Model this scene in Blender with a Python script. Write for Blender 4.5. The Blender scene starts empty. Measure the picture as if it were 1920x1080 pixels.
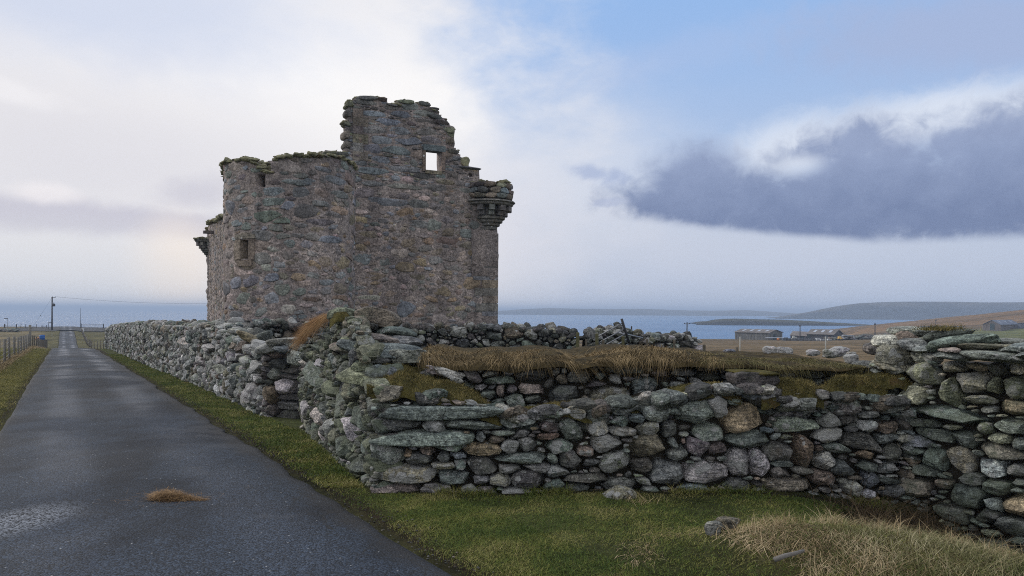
import bpy, math, random
import numpy as np
from mathutils import Vector, Matrix

# ------------------------------------------------------------------ camera, sky, sun, exposure
S = bpy.context.scene
COL = S.collection
F = 1400.0            # focal length in pixels of the 1920-wide photograph
HY = 583.5            # horizon row at the optical axis
ROLL = 0.0057
cam = bpy.data.cameras.new('camera')
cam.sensor_width = 36.0
cam.lens = F / 1920 * 36
cam.shift_y = (HY - 540) / 1920
cam.clip_start = 0.05
cam.clip_end = 40000
camo = bpy.data.objects.new('camera', cam)
camo.rotation_euler = (math.pi / 2, -ROLL, 0)
COL.objects.link(camo)
S.camera = camo
S.view_settings.view_transform = 'Standard'
S.view_settings.look = 'None'
S.view_settings.exposure = 0.13
S.view_settings.gamma = 1.0
S.render.engine = 'CYCLES'
S.cycles.use_denoising = False
S.cycles.filter_width = 1.05
S.cycles.max_bounces = 5
S.cycles.diffuse_bounces = 3
S.cycles.glossy_bounces = 2
S.cycles.volume_bounces = 0
S.cycles.transmission_bounces = 1
S.cycles.sample_clamp_indirect = 4.0

SUN_AZ, SUN_EL = math.radians(-62), math.radians(34)     # from the left, behind the bright cloud
sun = bpy.data.lights.new('sun', 'SUN')
sun.energy = 1.5
sun.angle = math.radians(12)
sun.color = (1.0, 0.95, 0.88)
suno = bpy.data.objects.new('sun', sun)
sd = Vector((math.sin(SUN_AZ) * math.cos(SUN_EL), math.cos(SUN_AZ) * math.cos(SUN_EL), math.sin(SUN_EL)))
suno.rotation_euler = sd.to_track_quat('Z', 'Y').to_euler()
COL.objects.link(suno)


class NT:
    """small node-tree writer"""
    def __init__(self, tree):
        self.t = tree
    def n(self, typ, ins=None, **props):
        nd = self.t.nodes.new(typ)
        for k, v in props.items():
            setattr(nd, k, v)
        for k, v in (ins or {}).items():
            if hasattr(v, 'is_output'):
                self.t.links.new(v, nd.inputs[k])
            else:
                nd.inputs[k].default_value = v
        return nd
    def m(self, op, a, b=0.0, c=0.0, clamp=False):
        nd = self.n('ShaderNodeMath', {0: a, 1: b, 2: c}, operation=op)
        nd.use_clamp = clamp
        return nd.outputs[0]
    def v(self, op, a, b=(0, 0, 0)):
        return self.n('ShaderNodeVectorMath', {0: a, 1: b}, operation=op).outputs[0]
    def step(self, x, lo, hi, a=0.0, b=1.0):
        nd = self.n('ShaderNodeMapRange', {0: x, 1: lo, 2: hi, 3: a, 4: b}, interpolation_type='SMOOTHSTEP')
        return nd.outputs[0]
    def noise(self, vec, scale, detail=4.0, rough=0.55, dist=0.0):
        nd = self.n('ShaderNodeTexNoise', {'Vector': vec, 'Scale': scale, 'Detail': detail, 'Roughness': rough, 'Distortion': dist})
        return nd.outputs[0]
    def vor(self, vec, scale, feature='F1', out=0, rnd=1.0):
        nd = self.n('ShaderNodeTexVoronoi', {'Vector': vec, 'Scale': scale, 'Randomness': rnd}, feature=feature)
        return nd.outputs[out]
    def mix(self, f, a, b, blend='MIX'):
        nd = self.n('ShaderNodeMix', data_type='RGBA', blend_type=blend)
        for i, x in ((0, f), (6, a), (7, b)):
            if hasattr(x, 'is_output'):
                self.t.links.new(x, nd.inputs[i])
            else:
                nd.inputs[i].default_value = (tuple(x) + (1,))[:4] if not isinstance(x, (int, float)) else x
        return nd.outputs[2]
    def scale(self, vec, s):
        return self.n('ShaderNodeMapping', {'Vector': vec, 'Scale': s}, vector_type='POINT').outputs[0]


def srgb(r, g, b):
    f = lambda c: (c / 255 / 12.92) if c / 255 <= 0.04045 else ((c / 255 + 0.055) / 1.055) ** 2.4
    return (f(r), f(g), f(b))


# ---- world: Nishita sky with clouds placed by compass direction and elevation
W = bpy.data.worlds.new('World')
S.world = W
W.use_nodes = True
W.node_tree.nodes.clear()
w = NT(W.node_tree)
tc = w.n('ShaderNodeTexCoord').outputs['Generated']
sx = w.n('ShaderNodeSeparateXYZ', {0: tc})
AZ = w.m('MULTIPLY', w.m('ARCTAN2', sx.outputs[0], sx.outputs[1]), 57.29578)
EL = w.m('MULTIPLY', w.m('ARCSINE', sx.outputs[2]), 57.29578)
sky = w.n('ShaderNodeTexSky', sky_type='NISHITA', sun_disc=False, sun_elevation=SUN_EL, sun_rotation=SUN_AZ,
          air_density=1.0, dust_density=1.2, ozone_density=1.5)
skyc = w.mix(1.0, sky.outputs[0], (0.1, 0.1, 0.1), 'MULTIPLY')
# direction flattened for cloud texture: clouds stretch towards the horizon
CV = w.n('ShaderNodeCombineXYZ', {0: w.m('MULTIPLY', AZ, 0.09), 1: w.m('MULTIPLY', EL, 0.16), 2: 0.0}).outputs[0]
n1 = w.m('SUBTRACT', w.noise(CV, 1.3, 7, 0.55, 0.25), 0.5)
n2 = w.m('SUBTRACT', w.noise(w.v('ADD', CV, (7.3, 2.1, 4.0)), 3.6, 6, 0.6, 0.3), 0.5)
n3 = w.m('SUBTRACT', w.noise(w.v('ADD', CV, (1.3, 9.1, 2.0)), 0.7, 4, 0.5), 0.5)
NB = w.m('ADD', w.m('MULTIPLY', n1, 2.2), w.m('MULTIPLY', n2, 1.1))


def pxa(px, py):
    a = math.atan((px - 960) / F)
    return math.degrees(a), math.degrees(math.atan((HY - py) / F * math.cos(a)))


def blob(px, py, rx, ry, rot=0.0, soft=0.6, amp=0.5, nz=None):
    """soft elliptical patch centred on a compass direction (given through the photograph's pixel grid)"""
    a0, e0 = pxa(px, py)
    ra = math.degrees(rx / F); re = math.degrees(ry / F)
    c, s = math.cos(math.radians(rot)), math.sin(math.radians(rot))
    dx = w.m('SUBTRACT', AZ, a0); dy = w.m('SUBTRACT', EL, e0)
    u = w.m('ADD', w.m('MULTIPLY', dx, c / ra), w.m('MULTIPLY', dy, s / ra))
    v = w.m('ADD', w.m('MULTIPLY', dx, -s / re), w.m('MULTIPLY', dy, c / re))
    d = w.m('SQRT', w.m('ADD', w.m('MULTIPLY', u, u), w.m('MULTIPLY', v, v)))
    d = w.m('ADD', d, w.m('MULTIPLY', nz if nz is not None else NB, amp))
    return w.step(d, 1 + soft * 0.5, 1 - soft * 0.5)


blue = w.mix(0.15, w.mix(w.step(EL, 1, 26), srgb(190, 200, 220), srgb(146, 184, 234)), skyc)
c = blue
CV2 = w.n('ShaderNodeCombineXYZ', {0: w.m('MULTIPLY', AZ, 0.15), 1: w.m('MULTIPLY', EL, 0.17), 2: 3.3}).outputs[0]
lump = w.m('MULTIPLY', w.m('SUBTRACT', w.noise(CV2, 3.4, 7, 0.6, 0.35), 0.5), 2.0)
wisp = w.m('ADD', lump, w.m('MULTIPLY', n1, 1.2))
# thin veil low on the right, paler patches in the blue
c = w.mix(w.m('MULTIPLY', w.step(EL, 9.5, 2.0), 0.8), c, srgb(183, 193, 213))
c = w.mix(w.m('MULTIPLY', blob(1090, 330, 180, 140, 0, 1.7, 0.5), 0.6), c, srgb(216, 219, 228))
c = w.mix(w.m('MULTIPLY', blob(1250, 470, 420, 60, 0, 1.7, 0.5), 0.6), c, srgb(200, 205, 219))
c = w.mix(w.m('MULTIPLY', blob(1290, 95, 200, 30, 10, 1.7, 0.9, wisp), 0.25), c, srgb(178, 190, 220))
# grey cloud at the top right
c = w.mix(w.m('MULTIPLY', blob(1850, 50, 260, 62, -6, 1.3, 0.5, wisp), 0.85), c, srgb(162, 177, 210))
# the great bright cloud on the left
big = w.m('MAXIMUM', blob(330, 230, 590, 420, -12, 0.5, 0.16), blob(-500, 150, 1100, 900, 0, 0.5, 0.2))
big = w.m('MAXIMUM', big, blob(700, 430, 330, 220, 0, 0.9, 0.2))
bright = w.mix(blob(560, 140, 400, 130, -8, 1.7, 0.45), srgb(229, 227, 229), srgb(247, 245, 244))
bright = w.mix(w.m('MULTIPLY', blob(100, -40, 420, 110, -4, 1.3, 0.35), 0.8), bright, srgb(196, 206, 228))
bright = w.mix(w.m('MULTIPLY', blob(200, 280, 300, 100, 6, 1.7, 0.5), 0.5), bright, srgb(212, 211, 219))
bright = w.mix(w.m('MULTIPLY', blob(20, 178, 60, 14, -8, 1.6, 0.9, wisp), 0.6), bright, srgb(238, 236, 238))
bright = w.mix(w.m('MULTIPLY', blob(980, 420, 160, 110, 0, 1.7, 0.5), 0.6), bright, srgb(214, 214, 224))
c = w.mix(big, c, bright)
# low band of grey and the rain light beneath it
band = w.m('MAXIMUM', blob(150, 412, 230, 26, -1, 1.1, 0.5, wisp), blob(330, 425, 150, 22, -3, 1.1, 0.5, wisp))
band = w.m('MAXIMUM', band, w.m('MULTIPLY', blob(370, 365, 60, 26, 10, 1.4, 0.6, wisp), 0.7))
c = w.mix(w.m('MULTIPLY', band, 0.72), c, srgb(190, 188, 202))
c = w.mix(w.m('MULTIPLY', blob(85, 368, 36, 13, 0, 1.7, 1.2, wisp), 0.7), c, srgb(240, 235, 236))
c = w.mix(w.m('MULTIPLY', blob(330, 520, 60, 80, 0, 1.5, 0.12), 0.85), c, srgb(250, 236, 222))
c = w.mix(w.m('MULTIPLY', blob(110, 520, 180, 70, 0, 1.5, 0.2), 0.6), c, srgb(218, 219, 222))
# light fringe, then the dark cloud on the right built of several heads over a flat base
fr = w.m('MAXIMUM', blob(1700, 230, 250, 42, 6, 1.2, 0.5, wisp), blob(1880, 205, 170, 34, 4, 1.2, 0.4, wisp))
fr = w.m('MAXIMUM', fr, blob(1500, 275, 110, 50, 8, 1.4, 0.5, wisp))
c = w.mix(w.m('MULTIPLY', fr, 0.78), c, srgb(226, 231, 240))
dk = blob(1304, 348, 96, 70, 0, 0.9, 0.42, wisp)
for e_ in [(1330, 385, 165, 46, -10), (1480, 385, 250, 66, -3), (1640, 335, 165, 92, 0), (1608, 268, 50, 42, 0), (1730, 372, 290, 78, 0), (1792, 268, 60, 36, 0), (1900, 300, 170, 86, 4), (2050, 300, 200, 110, 0)]:
    dk = w.m('MAXIMUM', dk, blob(*e_, 0.85, 0.6, wisp))
a_, e_ = pxa(1700, 448)
slope = w.m('MULTIPLY', w.m('MAXIMUM', w.m('SUBTRACT', pxa(1640, 400)[0], AZ), 0.0), 0.115)
dk = w.m('MULTIPLY', dk, w.step(w.m('SUBTRACT', w.m('ADD', EL, w.m('MULTIPLY', n1, 0.8)), slope), e_ - 0.35, e_ + 0.5))
dk = w.m('MULTIPLY', dk, w.m('SUBTRACT', 1.0, w.m('MULTIPLY', blob(1500, 308, 34, 14, 0, 1.5, 0.6, wisp), 0.7)))
dcol = w.mix(w.m('ADD', w.step(EL, pxa(1600, 440)[1], pxa(1600, 240)[1]), w.m('MULTIPLY', lump, 0.5), clamp=True), srgb(110, 125, 160), srgb(142, 156, 188))
c = w.mix(w.m('MULTIPLY', dk, 0.96), c, dcol)
c = w.mix(w.m('MULTIPLY', w.m('MAXIMUM', blob(1112, 324, 34, 11, -10, 1.5, 1.3, wisp), blob(1152, 331, 28, 14, 0, 1.5, 1.3, wisp)), 0.7), c, srgb(160, 174, 206))
c = w.mix(w.m('MULTIPLY', blob(1145, 378, 26, 8, 5, 0.9, 0.8, wisp), 0.6), c, srgb(172, 182, 208))
# behind and above the viewer: unseen broken overcast, brightened to light the front faces
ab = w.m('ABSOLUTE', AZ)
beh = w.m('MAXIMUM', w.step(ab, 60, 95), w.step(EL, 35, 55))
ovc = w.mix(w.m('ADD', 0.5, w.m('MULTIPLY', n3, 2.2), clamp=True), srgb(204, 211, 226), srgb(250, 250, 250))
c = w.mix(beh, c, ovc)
c = w.mix(w.step(EL, -0.3, -3.0), c, srgb(120, 128, 138))
SKY_GAIN = 1.0
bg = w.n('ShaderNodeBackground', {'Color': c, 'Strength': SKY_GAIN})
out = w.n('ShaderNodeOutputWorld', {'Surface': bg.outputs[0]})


# ------------------------------------------------------------------ helpers
def ray(px, py):
    dx, dy = px - 960, py - HY
    return ((dx + ROLL * dy) / F, -(dy - ROLL * dx) / F)


def at(px, py, D):
    r, q = ray(px, py)
    return np.array((r * D, D, q * D))


def put(o, label=None, cat=None, group=None, kind=None):
    if label: o['label'] = label
    if cat: o['category'] = cat
    if group: o['group'] = group
    if kind: o['kind'] = kind
    return o


def empty(name, loc, label, cat, group=None, rotz=0.0):
    o = bpy.data.objects.new(name, None)
    o.empty_display_size = 0.3
    o.location = tuple(float(x) for x in loc)
    o.rotation_euler = (0, 0, rotz)
    COL.objects.link(o)
    return put(o, label, cat, group)


def mk(name, V, faces, mat, parent=None, tint=None, smooth=True, origin=None, sharp=None):
    """one mesh object; V world coordinates, faces a list of index arrays (m,3) / (m,4)"""
    V = np.asarray(V, float).reshape(-1, 3)
    if origin is None:
        origin = np.array(parent.location) if parent is not None and parent.type == 'EMPTY' else np.zeros(3)
        if parent is not None and 'wo' in parent:
            origin = np.array(parent['wo'])
    origin = np.asarray(origin, float)
    me = bpy.data.meshes.new(name)
    me.vertices.add(len(V))
    me.vertices.foreach_set('co', (V - origin).astype(np.float32).ravel())
    faces = [np.asarray(f, np.int32) for f in faces if len(f)]
    li = np.concatenate([f.ravel() for f in faces])
    cnt = np.concatenate([np.full(len(f), f.shape[1], np.int32) for f in faces])
    me.loops.add(len(li))
    me.loops.foreach_set('vertex_index', li)
    me.polygons.add(len(cnt))
    st = np.zeros(len(cnt), np.int32)
    st[1:] = np.cumsum(cnt)[:-1]
    me.polygons.foreach_set('loop_start', st)
    me.polygons.foreach_set('use_smooth', np.full(len(cnt), smooth))
    if tint is not None:
        t = np.asarray(tint, np.float32)
        if t.ndim == 1:
            t = np.tile(t, (len(V), 1))
        if t.shape[1] == 3:
            t = np.hstack([t, np.zeros((len(V), 1), np.float32)])
        me.color_attributes.new('tint', 'FLOAT_COLOR', 'POINT').data.foreach_set('color', t.ravel())
    me.update(calc_edges=True)
    me.validate()
    if sharp is not None:
        me.set_sharp_from_angle(angle=math.radians(sharp))
    me.materials.append(mat)
    o = bpy.data.objects.new(name, me)
    COL.objects.link(o)
    po = np.zeros(3)
    if parent is not None:
        o.parent = parent
        po = np.array(parent['wo']) if 'wo' in parent else np.array(parent.location)
    o.location = tuple(origin - po)
    o['wo'] = tuple(float(x) for x in origin)
    return o


class MB:
    """collects boxes, tubes and free faces into one mesh"""
    def __init__(self):
        self.V, self.F3, self.F4, self.T, self.k = [], [], [], [], 0
    def add(self, V, f4=None, f3=None, tint=(1, 1, 1, 0)):
        V = np.asarray(V, float).reshape(-1, 3)
        if f4 is not None and len(f4): self.F4.append(np.asarray(f4) + self.k)
        if f3 is not None and len(f3): self.F3.append(np.asarray(f3) + self.k)
        t = np.asarray(tint, float)
        if t.ndim == 1:
            t = np.tile((list(t) + [0])[:4], (len(V), 1))
        self.V.append(V); self.T.append(t); self.k += len(V)
    def box(self, a, b, c=None, ux=(1, 0, 0), uy=(0, 1, 0), tint=(1, 1, 1, 0)):
        """a,b opposite corners in the local frame (ux,uy,z) about c"""
        c = np.zeros(3) if c is None else np.asarray(c, float)
        ux, uy, uz = np.asarray(ux, float), np.asarray(uy, float), np.array((0, 0, 1.0))
        P = [(x, y, z) for x in (a[0], b[0]) for y in (a[1], b[1]) for z in (a[2], b[2])]
        V = [c + ux * p[0] + uy * p[1] + uz * p[2] for p in P]
        self.add(V, [(0, 1, 3, 2), (4, 6, 7, 5), (0, 4, 5, 1), (2, 3, 7, 6), (0, 2, 6, 4), (1, 5, 7, 3)], tint=tint)
    def tube(self, pts, r, k=8, tint=(1, 1, 1, 0), jitter=0.0, caps=True):
        pts = np.asarray(pts, float)
        n = len(pts)
        r = np.broadcast_to(np.asarray(r, float), (n,))
        rows = []
        for i in range(n):
            d = pts[min(i + 1, n - 1)] - pts[max(i - 1, 0)]
            d = d / (np.linalg.norm(d) + 1e-9)
            ref = np.array((1.0, 0, 0)) if abs(d[2]) > 0.9 else np.array((0, 0, 1.0))
            u = np.cross(d, ref); u /= np.linalg.norm(u)
            v = np.cross(d, u)
            a = np.arange(k) / k * 2 * math.pi + 0.3
            rr = r[i] * (1 + jitter * np.sin(a * 2 + i * 1.3))
            rows.append(pts[i] + np.outer(np.cos(a) * rr, u) + np.outer(np.sin(a) * rr, v))
        V = np.vstack(rows)
        f4 = [(i * k + j, i * k + (j + 1) % k, (i + 1) * k + (j + 1) % k, (i + 1) * k + j) for i in range(n - 1) for j in range(k)]
        f3 = []
        if caps:
            V = np.vstack([V, pts[0], pts[-1]])
            f3 = [(n * k, (j + 1) % k, j) for j in range(k)] + [(n * k + 1, (n - 1) * k + j, (n - 1) * k + (j + 1) % k) for j in range(k)]
        self.add(V, f4, f3, tint)
    def lathe(self, c, prof, k=24, tint=(1, 1, 1, 0), a0=0.0, a1=2 * math.pi):
        """prof: list of (radius, z); closed ring about c"""
        full = abs(a1 - a0 - 2 * math.pi) < 1e-6
        m = k if full else k + 1
        a = a0 + np.arange(m) / k * (a1 - a0)
        V = np.vstack([np.c_[c[0] + r * np.cos(a), c[1] + r * np.sin(a), np.full(m, c[2] + z)] for r, z in prof])
        f4 = [(i * m + j, i * m + (j + 1) % m, (i + 1) * m + (j + 1) % m, (i + 1) * m + j) for i in range(len(prof) - 1) for j in range(k)]
        self.add(V, f4, None, tint)
    def build(self, name, mat, parent=None, smooth=False, origin=None, sharp=None):
        return mk(name, np.vstack(self.V), [np.vstack(x) for x in (self.F4, self.F3) if x], mat, parent, np.vstack(self.T), smooth, origin, sharp)


def hash3(i, j, k, seed=0):
    h = (i.astype(np.int64) * 73856093) ^ (j.astype(np.int64) * 19349663) ^ (k.astype(np.int64) * 83492791) ^ (seed * 2654435761)
    h = (h ^ (h >> 13)) * 1274126177 & 0x7fffffff
    h = (h ^ (h >> 15)) * 2246822519 & 0x7fffffff
    return (h % 100003) / 100003.0


def vnoise(P, scale, seed=0):
    """value noise in [-1,1]; P (n,3)"""
    Q = np.asarray(P, float) * scale
    I = np.floor(Q).astype(np.int64)
    f = Q - I
    f = f * f * (3 - 2 * f)
    o = 0
    for dx in (0, 1):
        for dy in (0, 1):
            for dz in (0, 1):
                wgt = (f[:, 0] if dx else 1 - f[:, 0]) * (f[:, 1] if dy else 1 - f[:, 1]) * (f[:, 2] if dz else 1 - f[:, 2])
                o = o + wgt * hash3(I[:, 0] + dx, I[:, 1] + dy, I[:, 2] + dz, seed)
    return o * 2 - 1


def fbm(P, scale, oct=3, seed=0):
    o, a = 0, 1.0
    for i in range(oct):
        o = o + a * vnoise(P, scale * 2 ** i, seed + i)
        a *= 0.5
    return o / 1.75


def sm(x):
    x = np.clip(x, 0, 1)
    return x * x * (3 - 2 * x)


# ------------------------------------------------------------------ the lie of the land
def G(X, Y):
    X = np.asarray(X, float); Y = np.asarray(Y, float)
    yc = np.clip(Y, -30, 3000)
    r = X / np.maximum(Y, 3.0)
    base = -1.6 - 0.027 * yc
    zl = np.interp(yc, [0, 58, 64, 75, 100, 120, 140, 187, 197, 206, 238, 300], [-1.6, -3.17, -3.4, -4.15, -5.7, -6.6, -7.0, -5.6, -5.0, -5.0, -11, -15])
    zr = np.interp(yc, [0, 30, 100, 250, 310, 345], [-1.6, -2.41, -4.9, -9.4, -11.4, -15])
    zh = np.interp(yc, [0, 30, 100, 200, 300, 450, 620, 760], [-1.6, -2.41, -4.7, -6.6, -6.7, 2.2, 3.0, -16])
    zs = np.interp(yc, [0, 30, 100, 250, 330, 450, 560, 640], [-1.6, -2.41, -4.9, -9.2, -10.2, -10.8, -11.6, -16])
    t = sm((r + 0.42) / 0.3)
    z = zl * (1 - t) + zr * t
    h = np.clip((r - 0.43) / 0.255, 0, 1.25)
    zz = zs * (1 - h) + zh * h
    hw = sm((r - 0.40) / 0.06)
    z = z * (1 - hw) + zz * hw
    z = np.where(yc <= 0, base, z)
    P = np.stack([X, Y, 0 * X], -1).reshape(-1, 3)
    lat = X + 0.6 * Y
    off = sm((np.abs(lat - 0.8) - 2.0) / 1.5)
    und = (vnoise(P, 0.35, 3) * 0.05 + vnoise(P, 1.1, 4) * 0.025).reshape(X.shape)
    far = (vnoise(P, 0.03, 5) * 0.5).reshape(X.shape) * sm((Y - 40) / 100)
    z = z + off * (und + far + 0.03)
    z = z + 0.20 * np.exp(-((X - 2.0) / 0.75) ** 2 - ((Y - 5.2) / 0.5) ** 2) + 0.07 * np.exp(-((X - 3.0) / 0.6) ** 2 - ((Y - 5.0) / 0.5) ** 2)
    z = z - 0.55 * np.exp(-((X - 4.15) / 0.95) ** 2 - ((Y - 6.55) / 0.85) ** 2)
    return z


def g1(x, y):
    return float(G(np.array([x]), np.array([y]))[0])
# ------------------------------------------------------------------ materials
def newmat(name):
    m = bpy.data.materials.new(name)
    m.use_nodes = True
    m.node_tree.nodes.clear()
    return m, NT(m.node_tree)


def finish(t, col, rough=0.85, bump=None, bs=0.5, bd=0.02, spec=0.3, metal=0.0):
    ins = {'Base Color': col, 'Roughness': rough, 'Specular IOR Level': spec, 'Metallic': metal}
    if bump is not None:
        ins['Normal'] = t.n('ShaderNodeBump', {'Height': bump, 'Strength': bs, 'Distance': bd}).outputs[0]
    b = t.n('ShaderNodeBsdfPrincipled', ins)
    t.n('ShaderNodeOutputMaterial', {'Surface': b.outputs[0]})


def plain(name, col, rough=0.7, var=0.25, scale=6.0, metal=0.0, bump=0.3, spec=0.3):
    m, t = newmat(name)
    p = t.n('ShaderNodeNewGeometry').outputs['Position']
    n = t.noise(p, scale, 5, 0.6)
    c = t.mix(1.0, col, t.mix(n, (1 - var,) * 3, (1 + var,) * 3), 'MULTIPLY')
    finish(t, c, rough, t.noise(p, scale * 6, 4), bump, 0.01, spec, metal)
    return m


def stone_material(name, gain=1.0, lich=1.0, algae=0.4, fine=1.0, wash=None):
    """dry stone: the stone's own tint (attribute), foliation, speckle, lichen crusts; alpha = how much lichen"""
    m, t = newmat(name)
    p = t.n('ShaderNodeNewGeometry').outputs['Position']
    at_ = t.n('ShaderNodeAttribute', attribute_name='tint')
    tint, lam = at_.outputs['Color'], at_.outputs['Alpha']
    big = t.noise(p, 3.1 * fine, 5, 0.6)
    c = t.mix(1.0, tint, t.mix(t.step(big, 0.25, 0.75), (0.62,) * 3, (1.42,) * 3), 'MULTIPLY')
    fol = t.noise(t.scale(p, (2.2, 2.2, 21)), 2.3 * fine, 5, 0.6, 0.7)
    c = t.mix(1.0, c, t.mix(t.step(fol, 0.3, 0.7), (0.70, 0.71, 0.73), (1.28, 1.27, 1.24)), 'MULTIPLY')
    grit = t.noise(p, 60 * fine, 4, 0.75)
    c = t.mix(1.0, c, t.mix(t.step(grit, 0.33, 0.67), (0.48,) * 3, (1.55,) * 3), 'MULTIPLY')
    blo = t.noise(t.v('ADD', p, (6.0, 2.0, 8.0)), 17 * fine, 5, 0.7)
    c = t.mix(1.0, c, t.mix(t.step(blo, 0.34, 0.66), (0.55, 0.56, 0.58), (1.5, 1.47, 1.42)), 'MULTIPLY')
    crk = t.vor(t.scale(t.v('ADD', p, t.n('ShaderNodeVectorMath', {0: t.n('ShaderNodeTexNoise', {'Vector': p, 'Scale': 9.0, 'Detail': 4}).outputs['Color'], 'Scale': 0.16}, operation='SCALE').outputs[0]), (1, 1, 2.6)), 5.5 * fine, 'DISTANCE_TO_EDGE')
    cm = t.m('MULTIPLY', t.step(crk, 0.035, 0.0), t.step(t.noise(p, 3.7, 3), 0.45, 0.6))
    c = t.mix(t.m('MULTIPLY', cm, 0.7), c, (0.03, 0.028, 0.025))
    iron = t.step(t.noise(t.v('ADD', p, (3.1, 0.7, 9.0)), 4.0, 4, 0.6), 0.62, 0.78)
    c = t.mix(t.m('MULTIPLY', iron, 0.35), c, (0.17, 0.10, 0.05))
    lum = t.n('ShaderNodeRGBToBW', {0: tint}).outputs[0]
    keep = t.step(lum, 0.46, 0.34)      # quartz stays clean
    if algae:
        al = t.step(t.noise(t.v('ADD', p, (8.1, 2.7, 1.0)), 5.0, 6, 0.65), 0.50, 0.68)
        c = t.mix(t.m('MULTIPLY', t.m('MULTIPLY', al, keep), algae), c, (0.125, 0.15, 0.095))
    if wash:
        wa = t.step(t.noise(t.v('ADD', p, (1.1, 5.7, 3.0)), 2.4, 6, 0.7), 0.38, 0.62)
        c = t.mix(t.m('MULTIPLY', t.m('MULTIPLY', wa, keep), wash[1]), c, wash[0])
    # crustose lichen: pale patches with ragged rims and a scatter of small dots
    warp = t.n('ShaderNodeVectorMath', {0: t.n('ShaderNodeTexNoise', {'Vector': p, 'Scale': 26 * fine, 'Detail': 3}).outputs['Color'], 'Scale': 0.05}, operation='SCALE').outputs[0]
    wp = t.v('ADD', p, warp)
    v1 = t.vor(wp, 9.0 * fine)
    v2 = t.vor(wp, 34.0 * fine)
    thr = t.m('ADD', t.m('MULTIPLY', lam, 0.80), t.m('MULTIPLY', t.m('SUBTRACT', t.noise(p, 2.2, 3), 0.5), 0.75))
    l1 = t.step(t.m('SUBTRACT', thr, v1), 0.0, 0.06)
    l2 = t.step(t.m('SUBTRACT', t.m('ADD', t.m('MULTIPLY', thr, 0.6), 0.05), v2), 0.0, 0.07)
    lm = t.m('MULTIPLY', t.m('MAXIMUM', l1, l2), lich, clamp=True)
    lcol = t.mix(t.noise(p, 7.0, 3), (0.42, 0.43, 0.40), (0.56, 0.555, 0.56))
    lcol = t.mix(1.0, lcol, t.mix(grit, (0.7,) * 3, (1.25,) * 3), 'MULTIPLY')
    c = t.mix(t.m('MULTIPLY', lm, 0.85), c, lcol)
    c = t.mix(1.0, c, (gain,) * 3, 'MULTIPLY')
    h = t.m('ADD', t.m('MULTIPLY', fol, 1.0), t.m('ADD', t.m('MULTIPLY', grit, 0.5), t.m('MULTIPLY', t.noise(p, 13 * fine, 6, 0.7), 1.5)))
    h = t.m('SUBTRACT', h, t.m('MULTIPLY', cm, 0.6))
    finish(t, c, 0.85, h, 1.0, 0.05 / fine, 0.3)
    return m


STONE = stone_material('drystone', 1.0, 1.0, 0.28)
STONE_FAR = stone_material('drystone_far', 1.0, 1.0, 0.3, 0.75)
STONE_GREEN = stone_material('lichened_stone', 1.0, 0.7, 0.6, 1.0, ((0.17, 0.195, 0.135), 0.75))
STONE_MORTAR = stone_material('limewashed_stone', 1.0, 0.6, 0.5, 1.0, ((0.17, 0.18, 0.125), 0.6))


def castle_material(name, harl=1.0):
    """rubble and lime harling: fine pinkish grey aggregate over stones of its own tint"""
    m, t = newmat(name)
    p = t.n('ShaderNodeNewGeometry').outputs['Position']
    at_ = t.n('ShaderNodeAttribute', attribute_name='tint')
    c = at_.outputs['Color']
    fol = t.noise(t.scale(p, (1, 1, 1.7)), 4.2, 7, 0.72)
    c = t.mix(1.0, c, t.mix(t.step(fol, 0.30, 0.70), (0.60,) * 3, (1.45,) * 3), 'MULTIPLY')
    # pebbly harl left in patches
    pn = t.vor(p, 14.0, 'F1', 1)
    peb = t.mix(t.n('ShaderNodeSeparateColor', {0: pn}).outputs[0], (0.115, 0.10, 0.094), (0.40, 0.35, 0.325))
    pm = t.step(t.noise(p, 0.8, 7, 0.72), 0.43, 0.60)
    low = t.step(t.n('ShaderNodeSeparateXYZ', {0: p}).outputs[2], 4.8, 2.0)
    c = t.mix(t.m('MULTIPLY', t.m('MULTIPLY', pm, t.m('ADD', 0.30, t.m('MULTIPLY', low, 0.5))), harl), c, peb)
    grit = t.noise(p, 19, 6, 0.85)
    c = t.mix(1.0, c, t.mix(t.step(grit, 0.32, 0.68), (0.36, 0.36, 0.37), (1.85, 1.82, 1.80)), 'MULTIPLY')
    # broad weathering: damp dark streaks, ochre and green growth
    st = t.noise(t.scale(p, (1.6, 1.6, 0.35)), 0.9, 6, 0.65)
    c = t.mix(1.0, c, t.mix(t.step(st, 0.32, 0.68), (0.68, 0.68, 0.69), (1.26, 1.24, 1.22)), 'MULTIPLY')
    rust = t.step(t.noise(t.v('ADD', p, (4, 1, 7)), 0.9, 5, 0.6), 0.56, 0.74)
    c = t.mix(t.m('MULTIPLY', rust, 0.34), c, (0.17, 0.128, 0.088))
    grn = t.step(t.noise(t.v('ADD', p, (9, 3, 2)), 1.2, 5, 0.6), 0.60, 0.75)
    c = t.mix(t.m('MULTIPLY', grn, 0.30), c, (0.12, 0.135, 0.085))
    v1 = t.vor(p, 4.0)
    thr = t.m('MULTIPLY', t.step(t.noise(p, 1.7, 3), 0.52, 0.72), 0.20)
    c = t.mix(t.step(t.m('SUBTRACT', thr, v1), 0.0, 0.04), c, (0.50, 0.50, 0.50))
    c = t.mix(1.0, c, (1.02, 1.01, 1.02), 'MULTIPLY')
    finish(t, c, 0.92, t.m('ADD', t.m('MULTIPLY', grit, 0.7), t.m('MULTIPLY', t.vor(p, 14.0), 0.5 * harl)), 0.6, 0.045, 0.2)
    return m


CASTLE = castle_material('castle_rubble')
CASTLE_STONE = castle_material('castle_stone', 0.10)
CASTLE_LOW = castle_material('castle_low_stone', 0.55)


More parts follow.
